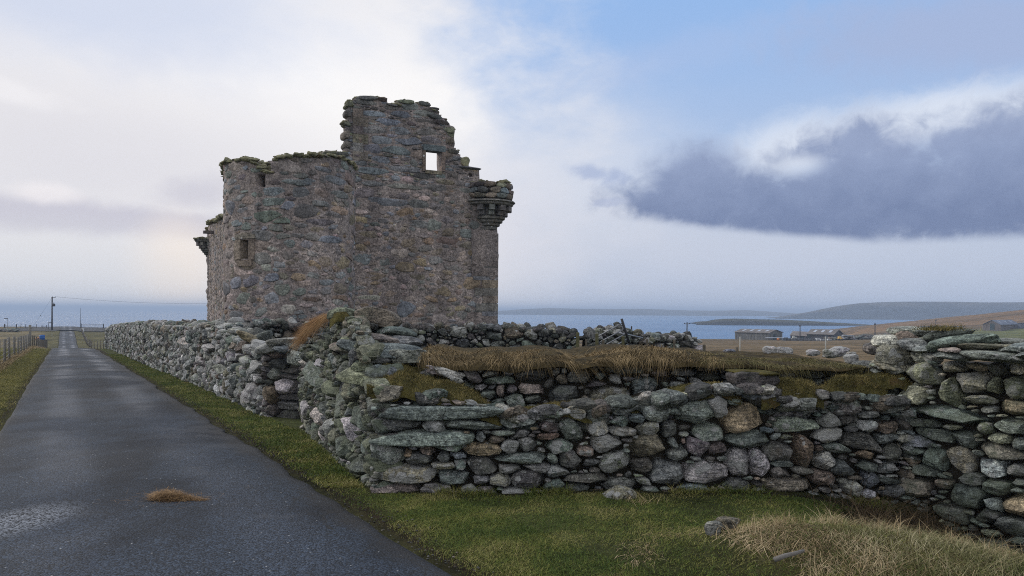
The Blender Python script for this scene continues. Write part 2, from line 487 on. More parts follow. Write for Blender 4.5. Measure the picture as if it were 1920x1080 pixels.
def leafy(name, stops, scale=3.0, rough=0.85):
    """grass blades: colour drawn per blade, drifting over the ground"""
    m, t = newmat(name)
    g = t.n('ShaderNodeNewGeometry')
    r = g.outputs['Random Per Island']
    n = t.noise(g.outputs['Position'], scale, 4, 0.6)
    f = t.m('ADD', t.m('MULTIPLY', r, 0.48), t.m('MULTIPLY', t.step(n, 0.3, 0.7), 0.52))
    cr = t.n('ShaderNodeValToRGB', {0: f})
    el = cr.color_ramp.elements
    while len(el) < len(stops):
        el.new(0.5)
    for e, (p, c) in zip(el, stops):
        e.position = p
        e.color = (*c, 1)
    finish(t, cr.outputs[0], rough, spec=0.15)
    return m


GRASS = leafy('short_grass', [(0, (0.032, 0.058, 0.012)), (0.36, (0.085, 0.125, 0.028)), (0.66, (0.18, 0.185, 0.046)), (1, (0.38, 0.32, 0.15))], 1.6)
GRASS_YELLOW = leafy('olive_grass', [(0, (0.09, 0.095, 0.022)), (0.5, (0.175, 0.165, 0.048)), (1, (0.30, 0.25, 0.10))], 1.0)
TURF = leafy('turf_grass', [(0, (0.05, 0.038, 0.02)), (0.35, (0.15, 0.11, 0.056)), (0.7, (0.28, 0.205, 0.108)), (1, (0.46, 0.35, 0.20))], 3.5)
TURF_GREEN = leafy('turf_olive', [(0, (0.045, 0.042, 0.018)), (0.45, (0.13, 0.118, 0.05)), (1, (0.30, 0.24, 0.12))], 3.5)
STRAW = leafy('straw', [(0, (0.10, 0.075, 0.038)), (0.5, (0.32, 0.24, 0.135)), (1, (0.60, 0.48, 0.31))], 3.0)
RUST_STRAW = leafy('russet_straw', [(0, (0.09, 0.052, 0.024)), (0.5, (0.24, 0.148, 0.072)), (1, (0.46, 0.31, 0.17))], 8.0)
MOSSB = leafy('moss_blades', [(0, (0.04, 0.038, 0.016)), (0.5, (0.13, 0.112, 0.040)), (1, (0.33, 0.26, 0.11))], 5.0)
RUSSET = leafy('russet_grass', [(0, (0.12, 0.06, 0.025)), (0.5, (0.30, 0.17, 0.08)), (1, (0.48, 0.33, 0.17))], 5.0)
WEED = leafy('dead_weed', [(0, (0.035, 0.025, 0.015)), (1, (0.12, 0.085, 0.05))], 5.0)

MOSS, t = newmat('moss_cushion')
p = t.n('ShaderNodeNewGeometry').outputs['Position']
c = t.mix(t.step(t.noise(p, 9, 5, 0.65), 0.3, 0.7), (0.045, 0.042, 0.016), (0.14, 0.122, 0.040))
c = t.mix(t.step(t.noise(t.v('ADD', p, (3, 3, 3)), 5, 4), 0.55, 0.7), c, (0.10, 0.07, 0.03))
finish(t, c, 0.95, t.noise(p, 70, 5, 0.7), 1.0, 0.03, 0.1)

CAPMOSS, t = newmat('wallhead_moss')
p = t.n('ShaderNodeNewGeometry').outputs['Position']
c = t.mix(t.step(t.noise(p, 4, 5, 0.65), 0.3, 0.7), (0.14, 0.14, 0.09), (0.30, 0.285, 0.18))
c = t.mix(t.step(t.noise(t.v('ADD', p, (3, 3, 3)), 3, 4), 0.5, 0.7), c, (0.125, 0.095, 0.055))
c = t.mix(t.step(t.noise(p, 9, 4), 0.62, 0.72), c, (0.26, 0.27, 0.22))
finish(t, c, 0.95, t.noise(p, 20, 6, 0.75), 0.8, 0.05, 0.1)

SOIL = plain('hearting', (0.045, 0.040, 0.032), 0.95, 0.5, 12.0, 0, 1.0, 0.1)
GROUND, t = newmat('turf_ground')
p = t.n('ShaderNodeNewGeometry').outputs['Position']
tint = t.n('ShaderNodeAttribute', attribute_name='tint').outputs['Color']
c = t.mix(1.0, tint, t.mix(t.step(t.noise(p, 0.55, 6, 0.65), 0.3, 0.7), (0.62, 0.66, 0.6), (1.38, 1.3, 1.3)), 'MULTIPLY')
c = t.mix(1.0, c, t.mix(t.step(t.noise(p, 9, 6, 0.75), 0.3, 0.7), (0.5,) * 3, (1.5,) * 3), 'MULTIPLY')
st_ = t.noise(t.scale(p, (0.02, 0.16, 0.1)), 1.0, 5, 0.6)
c = t.mix(1.0, c, t.mix(t.step(st_, 0.35, 0.65), (0.72, 0.72, 0.70), (1.25, 1.22, 1.2)), 'MULTIPLY')
finish(t, c, 0.95, t.noise(p, 45, 6, 0.75), 1.0, 0.05, 0.1)

ROAD, t = newmat('wet_asphalt')
p = t.n('ShaderNodeNewGeometry').outputs['Position']
xyz = t.n('ShaderNodeSeparateXYZ', {0: p})
lat = t.m('ADD', xyz.outputs[0], t.m('MULTIPLY', xyz.outputs[1], 0.6))
track = t.m('MAXIMUM', t.step(t.m('ABSOLUTE', t.m('SUBTRACT', lat, 0.0)), 0.55, 0.1), t.step(t.m('ABSOLUTE', t.m('SUBTRACT', lat, 1.65)), 0.6, 0.1))
agg = t.vor(p, 75, 'F1', 1)
ag = t.n('ShaderNodeSeparateColor', {0: agg}).outputs[0]
big = t.noise(t.scale(p, (1.0, 0.55, 1.0)), 0.8, 6, 0.6)
c = t.mix(t.step(big, 0.38, 0.62), (0.004, 0.007, 0.014), (0.020, 0.030, 0.048))
c = t.mix(t.m('MULTIPLY', track, 0.42), c, (0.026, 0.037, 0.060))
c = t.mix(1.0, c, t.mix(t.m('POWER', ag, 1.6), (0.25, 0.25, 0.26), (2.2, 2.18, 2.12)), 'MULTIPLY')
c = t.mix(t.step(t.vor(p, 9), 0.075, 0.045), c, (0.34, 0.35, 0.36))
# aggregate worn bare in one patch near the left track, patched cracks on the right
pd = t.v('SUBTRACT', p, (-4.05, 6.05, 0.0))
pd = t.n('ShaderNodeVectorMath', {0: t.v('MULTIPLY', pd, (1.5, 1.0, 0.0))}, operation='LENGTH').outputs['Value']
worn = t.step(t.m('ADD', pd, t.m('MULTIPLY', big, 0.7)), 1.15, 0.55)
c = t.mix(t.m('MULTIPLY', worn, t.m('MULTIPLY', t.step(ag, 0.35, 0.6), 0.75)), c, (0.23, 0.25, 0.29))
patch = t.m('MULTIPLY', t.step(lat, 1.2, 1.7), t.step(t.noise(t.v('ADD', p, (2, 7, 0)), 0.8, 3), 0.53, 0.58))
c = t.mix(t.m('MULTIPLY', patch, 0.35), c, (0.065, 0.07, 0.082))
ck = t.vor(t.v('ADD', p, t.n('ShaderNodeVectorMath', {0: t.n('ShaderNodeTexNoise', {'Vector': p, 'Scale': 5.0}).outputs['Color'], 'Scale': 0.25}, operation='SCALE').outputs[0]), 2.2, 'DISTANCE_TO_EDGE')
crk = t.m('MULTIPLY', t.step(ck, 0.022, 0.006), t.m('MULTIPLY', t.step(lat, 1.0, 1.5), t.step(t.noise(p, 0.5, 2), 0.45, 0.6)))
c = t.mix(t.m('MULTIPLY', crk, 0.8), c, (0.012, 0.012, 0.013))
edge = t.m('MAXIMUM', t.step(t.m('ADD', lat, t.m('MULTIPLY', t.noise(p, 1.6, 5, 0.65), 0.7)), 2.5, 2.85), t.step(lat, -0.75, -1.02))
c = t.mix(t.m('MULTIPLY', edge, 0.55), c, (0.026, 0.023, 0.020))
wet = t.step(t.noise(t.v('ADD', p, (5, 1, 0)), 0.35, 4, 0.5), 0.40, 0.62)
farw = t.step(xyz.outputs[1], 14.0, 45.0)
rough = t.m('SUBTRACT', 0.80, t.m('MULTIPLY', t.m('MULTIPLY', wet, t.m('ADD', 0.3, t.m('MULTIPLY', track, 0.7))), t.m('ADD', 0.26, t.m('MULTIPLY', farw, 0.26))))
finish(t, c, rough, t.m('ADD', ag, t.m('MULTIPLY', t.vor(p, 75), -1.0)), 0.7, 0.008, 0.28)

SEA, t = newmat('sea_water')
p = t.n('ShaderNodeNewGeometry').outputs['Position']
wn = t.noise(t.scale(p, (0.05, 0.12, 1)), 1.0, 8, 0.62, 0.4)
sw = t.noise(t.scale(p, (0.0012, 0.006, 1)), 1.0, 5, 0.55)
xs = t.n('ShaderNodeSeparateXYZ', {0: p})
foam = t.m('MULTIPLY', t.step(t.noise(t.scale(p, (0.09, 0.22, 1)), 1.0, 6, 0.7), 0.66, 0.72), 0.5)
c = t.mix(t.step(sw, 0.35, 0.65), (0.040, 0.125, 0.27), (0.065, 0.175, 0.34))
c = t.mix(foam, c, (0.35, 0.38, 0.42))
finish(t, c, 0.25, wn, 1.0, 3.5, 0.4)

FARLAND, t = newmat('far_land')
p = t.n('ShaderNodeNewGeometry').outputs['Position']
tint = t.n('ShaderNodeAttribute', attribute_name='tint').outputs['Color']
c = t.mix(1.0, tint, t.mix(t.step(t.noise(t.scale(p, (1, 1, 3)), 0.012, 7, 0.65), 0.3, 0.7), (0.6,) * 3, (1.4,) * 3), 'MULTIPLY')
finish(t, c, 0.95, t.noise(p, 0.02, 7, 0.65), 1.0, 25.0, 0.1)

WOOD = plain('weathered_wood', (0.115, 0.10, 0.078), 0.9, 0.45, 9.0, 0, 0.8, 0.15)
WOOD_PALE = plain('silvered_wood', (0.20, 0.19, 0.175), 0.9, 0.45, 9.0, 0, 0.8, 0.15)
WOOD_GREEN = plain('mossy_wood', (0.105, 0.10, 0.052), 0.9, 0.45, 9.0, 0, 0.8, 0.15)
WOOD_DARK = plain('tarred_wood', (0.055, 0.048, 0.045), 0.85, 0.35, 9.0, 0, 0.6, 0.2)
STEEL = plain('galvanised_steel', (0.22, 0.23, 0.25), 0.5, 0.25, 12.0, 0.6, 0.3, 0.4)
WIRE = plain('fence_wire', (0.20, 0.20, 0.21), 0.6, 0.2, 12.0, 0.3, 0.1, 0.3)
DARKMETAL = plain('dark_metal', (0.035, 0.035, 0.04), 0.6, 0.2, 5.0, 0.2, 0.2, 0.3)
GREYSIGN = plain('sign_back', (0.09, 0.09, 0.10), 0.6, 0.1, 5.0, 0.2, 0.1)
BLUE = plain('blue_plastic', (0.02, 0.10, 0.34), 0.5, 0.15, 5.0)
ORANGE = plain('orange_plastic', (0.48, 0.17, 0.05), 0.6, 0.15, 5.0)
WHITEP = plain('white_plastic', (0.62, 0.64, 0.67), 0.6, 0.12, 2.0)
YELLOW = plain('yellow_paint', (0.62, 0.40, 0.10), 0.6, 0.15, 2.0)
PALEPOST = plain('pale_post', (0.42, 0.43, 0.41), 0.7, 0.2, 8.0)
GLASS = plain('dark_glass', (0.02, 0.035, 0.035), 0.25, 0.1, 2.0, 0, 0.0, 0.5)


def sheet(name, col, ribs=9.0, axis=0):
    """corrugated sheeting, weathered"""
    m, t = newmat(name)
    p = t.n('ShaderNodeNewGeometry').outputs['Position']
    x = t.n('ShaderNodeSeparateXYZ', {0: p}).outputs[axis]
    rib = t.m('SINE', t.m('MULTIPLY', x, ribs))
    st = t.noise(t.scale(p, (1.2, 1.2, 0.12)), 1.3, 6, 0.7)
    c = t.mix(1.0, col, t.mix(t.step(st, 0.3, 0.7), (0.72,) * 3, (1.28,) * 3), 'MULTIPLY')
    c = t.mix(1.0, c, t.mix(t.step(t.noise(p, 0.45, 3), 0.4, 0.6), (0.85,) * 3, (1.12,) * 3), 'MULTIPLY')
    finish(t, c, 0.75, rib, 0.8, 0.05, 0.3)
    return m


SHEET = sheet('grey_sheeting', (0.125, 0.125, 0.12))
SHEET_BROWN = sheet('brown_sheeting', (0.105, 0.09, 0.085))
SHEET_DARK = sheet('dark_sheeting', (0.055, 0.053, 0.058))
ROOF = sheet('fibre_cement_roof', (0.15, 0.13, 0.115), 6.0)
ROOF_BLUE = sheet('slate_blue_roof', (0.115, 0.13, 0.17), 6.0)
SKYL = plain('roof_light', (0.38, 0.40, 0.44), 0.4, 0.15, 2.0)
# ------------------------------------------------------------------ ground, road, sea, hills
def grid_faces(nr, nc):
    i, j = np.meshgrid(np.arange(nr - 1), np.arange(nc - 1), indexing='ij')
    a = (i * nc + j).ravel()
    return np.stack([a, a + 1, a + nc + 1, a + nc], -1)


def geo(a, b, first, k):
    o, s, x = [], first, a
    while abs(x) < abs(b):
        x = x + s * (1 if b > 0 else -1)
        o.append(x)
        s *= k
    return o


LAT0, LAT1 = -1.02, 2.6
lats = np.array(geo(-4.0, -900, 0.12, 1.085)[::-1] + list(np.linspace(-4.0, 9.0, 131)) + geo(9.0, 1500, 0.12, 1.07))
ys = np.array([-30, -24, -18, -13, -9, -6, -4, -2.5, -1.2, 0, 0.7, 1.3] + list(np.arange(1.8, 12.0, 0.1)) + geo(12.0, 800, 0.13, 1.028))
LT, YY = np.meshgrid(lats, ys)
XX = LT - 0.6 * YY
ZZ = G(XX, YY)
inroad = sm((LT - LAT0 + 0.15) / 0.2) * sm((LAT1 + 0.15 - LT) / 0.2)
ZZ = ZZ - inroad * (0.03 + 0.0008 * np.maximum(YY, 0)) * (YY < 190)
P = np.stack([XX, YY, ZZ], -1).reshape(-1, 3)
# what grows where: green verges and yard, olive road side, straw-brown fields, russet hill, one green park by the barn
rr = XX / np.maximum(YY, 3)
T = np.zeros(XX.shape + (3,)) + np.array((0.062, 0.074, 0.026))
nA = fbm(P, 0.06, 3, 31).reshape(XX.shape)
nB = fbm(P, 0.9, 3, 33).reshape(XX.shape)
def lay(mask, col):
    global T
    mask = np.clip(mask, 0, 1)[..., None]
    T = T * (1 - mask) + np.array(col) * mask
lay(sm((-LT - 0.6) / 1.0), (0.12, 0.115, 0.034))
lay(sm((YY - 24) / 20) * sm((rr + 0.30) / 0.1), (0.14, 0.105, 0.06))
lay(sm((YY - 60) / 40) * sm((rr + 0.30) / 0.1) * sm(nA * 2), (0.070, 0.052, 0.030))
lay(sm((YY - 70) / 30) * sm((-rr - 0.5) / 0.05), (0.085, 0.078, 0.030))
lay(sm((YY - 70) / 30) * sm((-LT - 3) / 3) * sm(nA * 3 + 0.3), (0.14, 0.115, 0.062))
lay(sm((rr - 0.5) / 0.06) * sm((YY - 90) / 40) * sm((330 - YY) / 30), (0.115, 0.125, 0.045))
lay(sm((rr - 0.42) / 0.05) * sm((YY - 330) / 40), (0.19, 0.12, 0.058))
lay(sm((rr - 0.42) / 0.05) * sm((YY - 360) / 40) * sm(nA * 2.2), (0.105, 0.072, 0.035))
lay(np.exp(-((LT - 2.72 - nB * 0.05) / 0.16) ** 2) * (YY < 70) * (nB > -0.7), (0.030, 0.023, 0.015))
lay(np.exp(-((LT + 1.12 - nB * 0.05) / 0.10) ** 2) * (YY < 70), (0.040, 0.032, 0.018))
lay(np.exp(-((XX - 3.9) / 0.8) ** 2 - ((YY - 6.6) / 0.8) ** 2), (0.030, 0.024, 0.015))
lay(np.exp(-((XX - 2.3) / 1.0) ** 2 - ((YY - 5.0) / 0.6) ** 2) * 0.8, (0.105, 0.085, 0.042))
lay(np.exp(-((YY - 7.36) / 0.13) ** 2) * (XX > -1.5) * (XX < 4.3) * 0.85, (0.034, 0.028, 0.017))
lay(sm((-8.6 - ZZ) / 1.5) * sm((-rr - 0.35) / 0.1), (0.06, 0.055, 0.05))
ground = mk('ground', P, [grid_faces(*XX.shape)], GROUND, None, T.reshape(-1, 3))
put(ground, kind='structure')

# single-track road with ragged edges, following the ground
ry = ys[(ys > -28) & (ys < 189)]
rl = np.concatenate([[0, 0.012], np.linspace(0.03, 0.97, 22), [0.988, 1]])
en0, en1, en2, en3 = (vnoise(np.c_[ry, 0 * ry, 0 * ry + 5 * q_], (0.35, 0.5, 1.7, 2.6)[q_], q_) for q_ in range(4))
RV = []
for k, y in enumerate(ry):
    e0 = LAT0 + 0.035 * en0[k] + 0.02 * en2[k]
    e1 = LAT1 + 0.06 * en1[k] + 0.05 * en3[k]
    la = e0 + (e1 - e0) * rl
    x = la - 0.6 * y
    z = G(x, np.full_like(x, y)) + 0.012 + 0.03 * (1 - ((la - 0.8) / 1.8) ** 2)
    z = z + 0.05 * sm((y - 12) / 12) * sm((70 - y) / 20) * (math.sin(y * 0.62) + 0.6 * math.sin(y * 0.27 + 1)) * (1 - 0.5 * np.abs((la - 0.8) / 1.8))
    z[0] -= 0.08 + 0.002 * max(y, 0); z[-1] -= 0.08 + 0.002 * max(y, 0)
    RV.append(np.c_[x, np.full_like(x, y), z])
road = mk('road', np.vstack(RV), [grid_faces(len(ry), len(rl))], ROAD)
put(road, kind='structure')
# the road it meets at the shore
sy = np.linspace(187.5, 204, 12)
sx_ = np.linspace(-128, -88, 40)
SX, SY = np.meshgrid(sx_, sy)
SY = SY + (SX + 112) * 0.03
SZ = G(SX, SY) + 0.16
side = mk('side_road', np.stack([SX, SY, SZ], -1).reshape(-1, 3), [grid_faces(*SX.shape)], ROAD)
put(side, kind='structure')

SEA_Z = -12.5
xs_ = np.array(sorted(set(geo(0, -9000, 30, 1.25) + [0] + geo(0, 9000, 30, 1.25))))
yy_ = np.array([-300, 0, 120] + geo(160, 12000, 25, 1.12))
A_, B_ = np.meshgrid(xs_, yy_)
sea = mk('sea', np.stack([A_, B_, np.full_like(A_, SEA_Z)], -1).reshape(-1, 3), [grid_faces(*A_.shape)], SEA)
put(sea, kind='structure')


def landmass(name, prof, Dm, width, tints, rough=0.12, n=260, m=26, edge=0.12):
    """prof: (px, py of the skyline) at distance Dm; built as a real ridge of that height with the given depth"""
    pr = np.array(prof, float)
    px = np.linspace(pr[0, 0], pr[-1, 0], n)
    py = np.interp(px, pr[:, 0], pr[:, 1])
    X0 = np.array([at(a, b, Dm) for a, b in zip(px, py)])
    H = np.maximum(X0[:, 2] - SEA_Z, 0)
    tt = np.linspace(-1, 1, m)
    V, TT = [], []
    for t_ in tt:
        s = sm((1 - abs(t_)) / (1 - edge)) ** 0.75
        D = Dm + t_ * width
        x = X0[:, 0] * (D / Dm if t_ < 0 else 1 + 0.3 * (D / Dm - 1))
        P_ = np.c_[x, np.full(n, D), SEA_Z - 1.5 + (H + 1.5) * s]
        nz = fbm(P_, 9.0 / Dm * 1.5, 4, 77)
        P_[:, 2] += nz * H * rough * (s * (1 - s) * 4)
        P_[:, 1] += nz * width * 0.1
        V.append(P_)
        f = sm((s - 0.55) / 0.35 + nz * 0.5)[:, None]
        TT.append(np.array(tints[0]) * (1 - f) + np.array(tints[1]) * f)
    o = mk(name, np.vstack(V), [grid_faces(m, n)], FARLAND, None, np.vstack(TT))
    return put(o, kind='structure')


landmass('far_hills', [(900, 586), (935, 583), (975, 580), (1030, 577.5), (1080, 579), (1150, 579.5), (1210, 579), (1290, 582), (1340, 582.5), (1400, 581.5), (1440, 584), (1500, 588), (1545, 592)], 2900, 260,
         [(0.05, 0.052, 0.05), (0.10, 0.088, 0.068)], 0.2)
landmass('headland', [(1455, 596), (1480, 592), (1515, 586), (1545, 579.5), (1580, 573), (1610, 569), (1650, 567), (1700, 565.8), (1790, 566), (1850, 567.2), (1920, 567), (2050, 566), (2200, 575), (2300, 592)], 1700, 230,
         [(0.045, 0.05, 0.052), (0.095, 0.082, 0.06)], 0.3)
landmass('islet', [(1306, 605.5), (1318, 603), (1332, 602.5), (1345, 599.5), (1362, 598), (1385, 597.5), (1420, 598.6), (1470, 599.5), (1520, 602), (1570, 605), (1620, 608), (1672, 612)], 790, 85,
         [(0.020, 0.021, 0.022), (0.062, 0.060, 0.036)], 0.1, 200, 22)
# ------------------------------------------------------------------ stones
def rot2(x, y, a):
    c, s = math.cos(a), math.sin(a)
    return x * c + y * s, -x * s + y * c


def pack(seed, s0, s1, zb, zt, res, manual, sizes, aspect=(1.3, 2.6), rotj=12, boxy=(2.2, 3.6), gapf=0.22, bad=None, dens=1.0):
    """fill a wall face with fitted stones. manual: (s,z,a,b,rot,tint). zb, zt: lower / upper edge as functions of s.
    returns a list of (s, z, outline (K,2), a, b, tint)"""
    rng = np.random.default_rng(seed)
    zl, zh = zb(np.linspace(s0, s1, 200)).min(), zt(np.linspace(s0, s1, 200)).max()
    ns, nz = int((s1 - s0) / res) + 1, int((zh - zl) / res) + 1
    gs, gz = s0 + np.arange(ns) * res, zl + np.arange(nz) * res
    SS, ZZ_ = np.meshgrid(gs, gz)
    inside = (ZZ_ > zb(gs)[None, :]) & (ZZ_ < zt(gs)[None, :])
    if bad is not None:
        inside &= ~bad(SS, ZZ_)
    occ = ~inside
    seeds = []
    def win(s, z, a, b, rot, k):
        e = max(a, b) * k
        i0, i1 = max(int((z - e - zl) / res), 0), min(int((z + e - zl) / res) + 2, nz)
        j0, j1 = max(int((s - e - s0) / res), 0), min(int((s + e - s0) / res) + 2, ns)
        return i0, i1, j0, j1
    def q(s, z, a, b, rot, pw, w_):
        i0, i1, j0, j1 = w_
        u, v = rot2(SS[i0:i1, j0:j1] - s, ZZ_[i0:i1, j0:j1] - z, rot)
        return (np.abs(u / a) ** pw + np.abs(v / b) ** pw) ** (1 / pw)
    for s, z, a, b, rot, tint in manual:
        pw = rng.uniform(2.4, 3.4)
        w_ = win(s, z, a, b, rot, 1.3)
        if w_[1] <= w_[0] or w_[3] <= w_[2]:
            continue
        seeds.append((s, z, a, b, rot, pw, tint))
        i0, i1, j0, j1 = w_
        occ[i0:i1, j0:j1] |= q(s, z, a, b, rot, pw, w_) < 1.02
    area = inside.sum() * res * res
    for bmin, bmax, frac in sizes:
        bb = 0.5 * (bmin + bmax)
        tries = int(frac * area / (bb * bb * 4 * np.mean(aspect)) * 14 * dens) + 10
        free = np.argwhere(~occ)
        if not len(free):
            break
        pick = free[rng.integers(0, len(free), tries)]
        for i, j in pick:
            if occ[i, j]:
                continue
            b = rng.uniform(bmin, bmax) * 0.5
            a = b * rng.uniform(*aspect)
            rot = math.radians(rng.normal(0, rotj))
            s, z, pw = gs[j], gz[i], rng.uniform(*boxy)
            w_ = win(s, z, a, b, rot, 1.1)
            i0, i1, j0, j1 = w_
            mk_ = q(s, z, a, b, rot, pw, w_) < 1
            o_ = occ[i0:i1, j0:j1]
            nm = mk_.sum()
            if nm < 3 or (o_ & mk_).sum() > nm * 0.12:
                continue
            o_ |= mk_
            seeds.append((s, z, a, b, rot, pw, None))
    # every pixel goes to the nearest stone, if it is near enough; the rest stays a void
    best = np.full((nz, ns), 1e9)
    lab = np.full((nz, ns), -1, np.int32)
    for n_, (s, z, a, b, rot, pw, tint) in enumerate(seeds):
        w_ = win(s, z, a, b, rot, 1.6)
        i0, i1, j0, j1 = w_
        d = (q(s, z, a, b, rot, pw, w_) - 1) * min(a, b)
        d = d + (0 if tint is None else -0.1 * min(a, b))
        m = (d < best[i0:i1, j0:j1]) & (d < gapf * min(a, b) + res)
        best[i0:i1, j0:j1][m] = d[m]
        lab[i0:i1, j0:j1][m] = n_
    lab[~inside] = -1
    K = 22
    outs = []
    for n_, (s, z, a, b, rot, pw, tint) in enumerate(seeds):
        i0, i1, j0, j1 = win(s, z, a, b, rot, 1.6)
        m = lab[i0:i1, j0:j1] == n_
        if m.sum() < 4:
            continue
        u, v = rot2(SS[i0:i1, j0:j1][m] - s, ZZ_[i0:i1, j0:j1][m] - z, rot)
        u, v = u / a, v / b
        ang, rad = np.arctan2(v, u), np.hypot(u, v)
        bins = (np.floor((ang + math.pi) / (2 * math.pi) * K)).astype(int) % K
        R = np.zeros(K)
        np.maximum.at(R, bins, rad)
        if (R == 0).sum() > K * 0.5:
            continue
        idx = np.arange(K)
        ok = R > 0
        R = np.interp(idx, np.concatenate([idx[ok] - K, idx[ok], idx[ok] + K]), np.tile(R[ok], 3))
        R = np.minimum(R, 1.75)
        R = 0.74 * R + 0.13 * (np.roll(R, 1) + np.roll(R, -1))
        th = -math.pi + (idx + 0.5) / K * 2 * math.pi
        u, v = R * np.cos(th) * a, R * np.sin(th) * b
        cu, cv = u * math.cos(rot) - v * math.sin(rot), u * math.sin(rot) + v * math.cos(rot)
        outs.append((s, z, np.c_[cu, cv], a, b, rot, tint))
    return outs


def rock_shape(rng, outline, depth, K, M, lump=0.08, facets=7, e=0.72, hold=0.8, poly=False):
    """closed rock: outline swept over a boxy dome front and back, split by random facets, roughened. local (s, z, n)"""
    if len(outline) != K:
        i = np.linspace(0, len(outline), K, endpoint=False)
        o2 = np.vstack([outline, outline[:1]])
        outline = np.c_[np.interp(i, np.arange(len(o2)), o2[:, 0]), np.interp(i, np.arange(len(o2)), o2[:, 1])]
    if poly:
        n_ = len(outline)
        k0 = rng.integers(0, n_)
        step = n_ / rng.integers(5, 9)
        cor = np.unique(np.round(k0 + np.arange(0, n_, step) + rng.uniform(-0.3, 0.3, len(np.arange(0, n_, step))) * step).astype(int) % n_)
        if len(cor) > 3:
            cp = np.concatenate([cor, [cor[0] + n_]])
            o2 = np.array([np.interp(np.where(np.arange(n_) < cor[0], np.arange(n_) + n_, np.arange(n_)), cp, outline[cp % n_][:, q]) for q in (0, 1)]).T
            outline = (0.8 * o2 + 0.2 * outline) * 1.05
    ph = (np.arange(M) + 0.7) / (M + 0.4) * math.pi
    rho = np.sin(ph) ** e
    dep = np.sign(np.cos(ph)) * np.abs(np.cos(ph)) ** e * depth
    V = np.concatenate([np.c_[outline * rho[i], np.full(K, dep[i])] for i in range(M)])
    V = np.vstack([V, (0, 0, depth), (0, 0, -depth)])
    ext = np.array((np.abs(outline[:, 0]).max(), np.abs(outline[:, 1]).max(), depth)) + 1e-6
    U = V / ext
    for _ in range(facets):
        n = rng.normal(size=3) * (1, 1, 1.3)
        n[2] = abs(n[2])
        n /= np.linalg.norm(n)
        d = U @ n
        lim = d.max() * rng.uniform(hold, 0.97)
        U -= np.outer(np.maximum(d - lim, 0) * 0.98, n)
    # lumps
    for k in range(5):
        f = rng.normal(size=3) * (1.6 + k * 1.1)
        U *= (1 + lump / (1 + 0.5 * k) * np.sin(U @ f + rng.uniform(0, 6.3)))[:, None]
    # a lean of the front face
    V = U * ext
    V[:, 2] += (V[:, 0] / ext[0] * rng.normal(0, 0.10) + V[:, 1] / ext[1] * rng.normal(0, 0.14)) * depth
    return V


_topo = {}
def topo(K, M):
    if (K, M) not in _topo:
        f4 = [(i * K + j, (i + 1) * K + j, (i + 1) * K + (j + 1) % K, i * K + (j + 1) % K) for i in range(M - 1) for j in range(K)]
        f3 = [(M * K, j, (j + 1) % K) for j in range(K)] + [(M * K + 1, (M - 1) * K + (j + 1) % K, (M - 1) * K + j) for j in range(K)]
        _topo[(K, M)] = (np.array(f4), np.array(f3))
    return _topo[(K, M)]


PAL = {
    'g': (0.155, 0.163, 0.160), 't': (0.155, 0.182, 0.168), 'b': (0.185, 0.160, 0.132), 'p': (0.150, 0.139, 0.137),
    'l': (0.300, 0.300, 0.275), 'w': (0.480, 0.470, 0.475), 'o': (0.250, 0.200, 0.140), 's': (0.215, 0.238, 0.225),
    'u': (0.165, 0.185, 0.205), 'k': (0.320, 0.272, 0.25), 'd': (0.090, 0.088, 0.085), 'r': (0.180, 0.132, 0.108),
    'n': (0.215, 0.228, 0.165), 'c': (0.285, 0.272, 0.215), 'v': (0.345, 0.330, 0.342),
}
MIXA = 'ggggtttbbpppplssonud'
LICH = {'w': 0.35, 'l': 0.35, 's': 0.25, 't': 0.18, 'n': 0.3, 'c': 0.3, 'v': 0.4}


def tint_of(rng, key, gain=1.0, lichen=1.0):
    c = np.array(PAL[key]) * rng.uniform(0.8, 1.22) * gain
    c = c * (1 + rng.normal(0, 0.035, 3))
    return (*c, min(1.0, LICH.get(key, 0.08) * lichen * rng.uniform(0.5, 1.6)))


def plane_map(O, sdir, ndir):
    O, sdir, ndir = np.asarray(O, float), np.asarray(sdir, float), np.asarray(ndir, float)
    def f(s, z, n):
        return np.stack([O[0] + s * sdir[0] + n * ndir[0], O[1] + s * sdir[1] + n * ndir[1], z + 0 * s], -1)
    return f


def px_plane(px, py, O, sdir):
    """meet the viewing ray with a vertical plane: (s, z, distance)"""
    r, q_ = ray(px, py)
    # X = r*Y ; O + s*d = (rY, Y)
    s = (r * O[1] - O[0]) / (sdir[0] - r * sdir[1])
    Y = O[1] + s * sdir[1]
    return s, q_ * Y, Y


def manual_stones(lst, O, sdir, rng, mixgain=1.0, lichen=1.0):
    out = []
    for it in lst:
        px, py, w_, h_, col = it[:5]
        rot = it[5] if len(it) > 5 else 0
        s, z, Y = px_plane(px, py, O, sdir)
        sa, _, _ = px_plane(px - w_ / 2, py, O, sdir)
        sb, _, _ = px_plane(px + w_ / 2, py, O, sdir)
        out.append((s, z, abs(sb - sa) / 2 * 1.03, h_ / F * Y / 2 * 1.05, math.radians(rot), tint_of(rng, col, mixgain, lichen)))
    return out


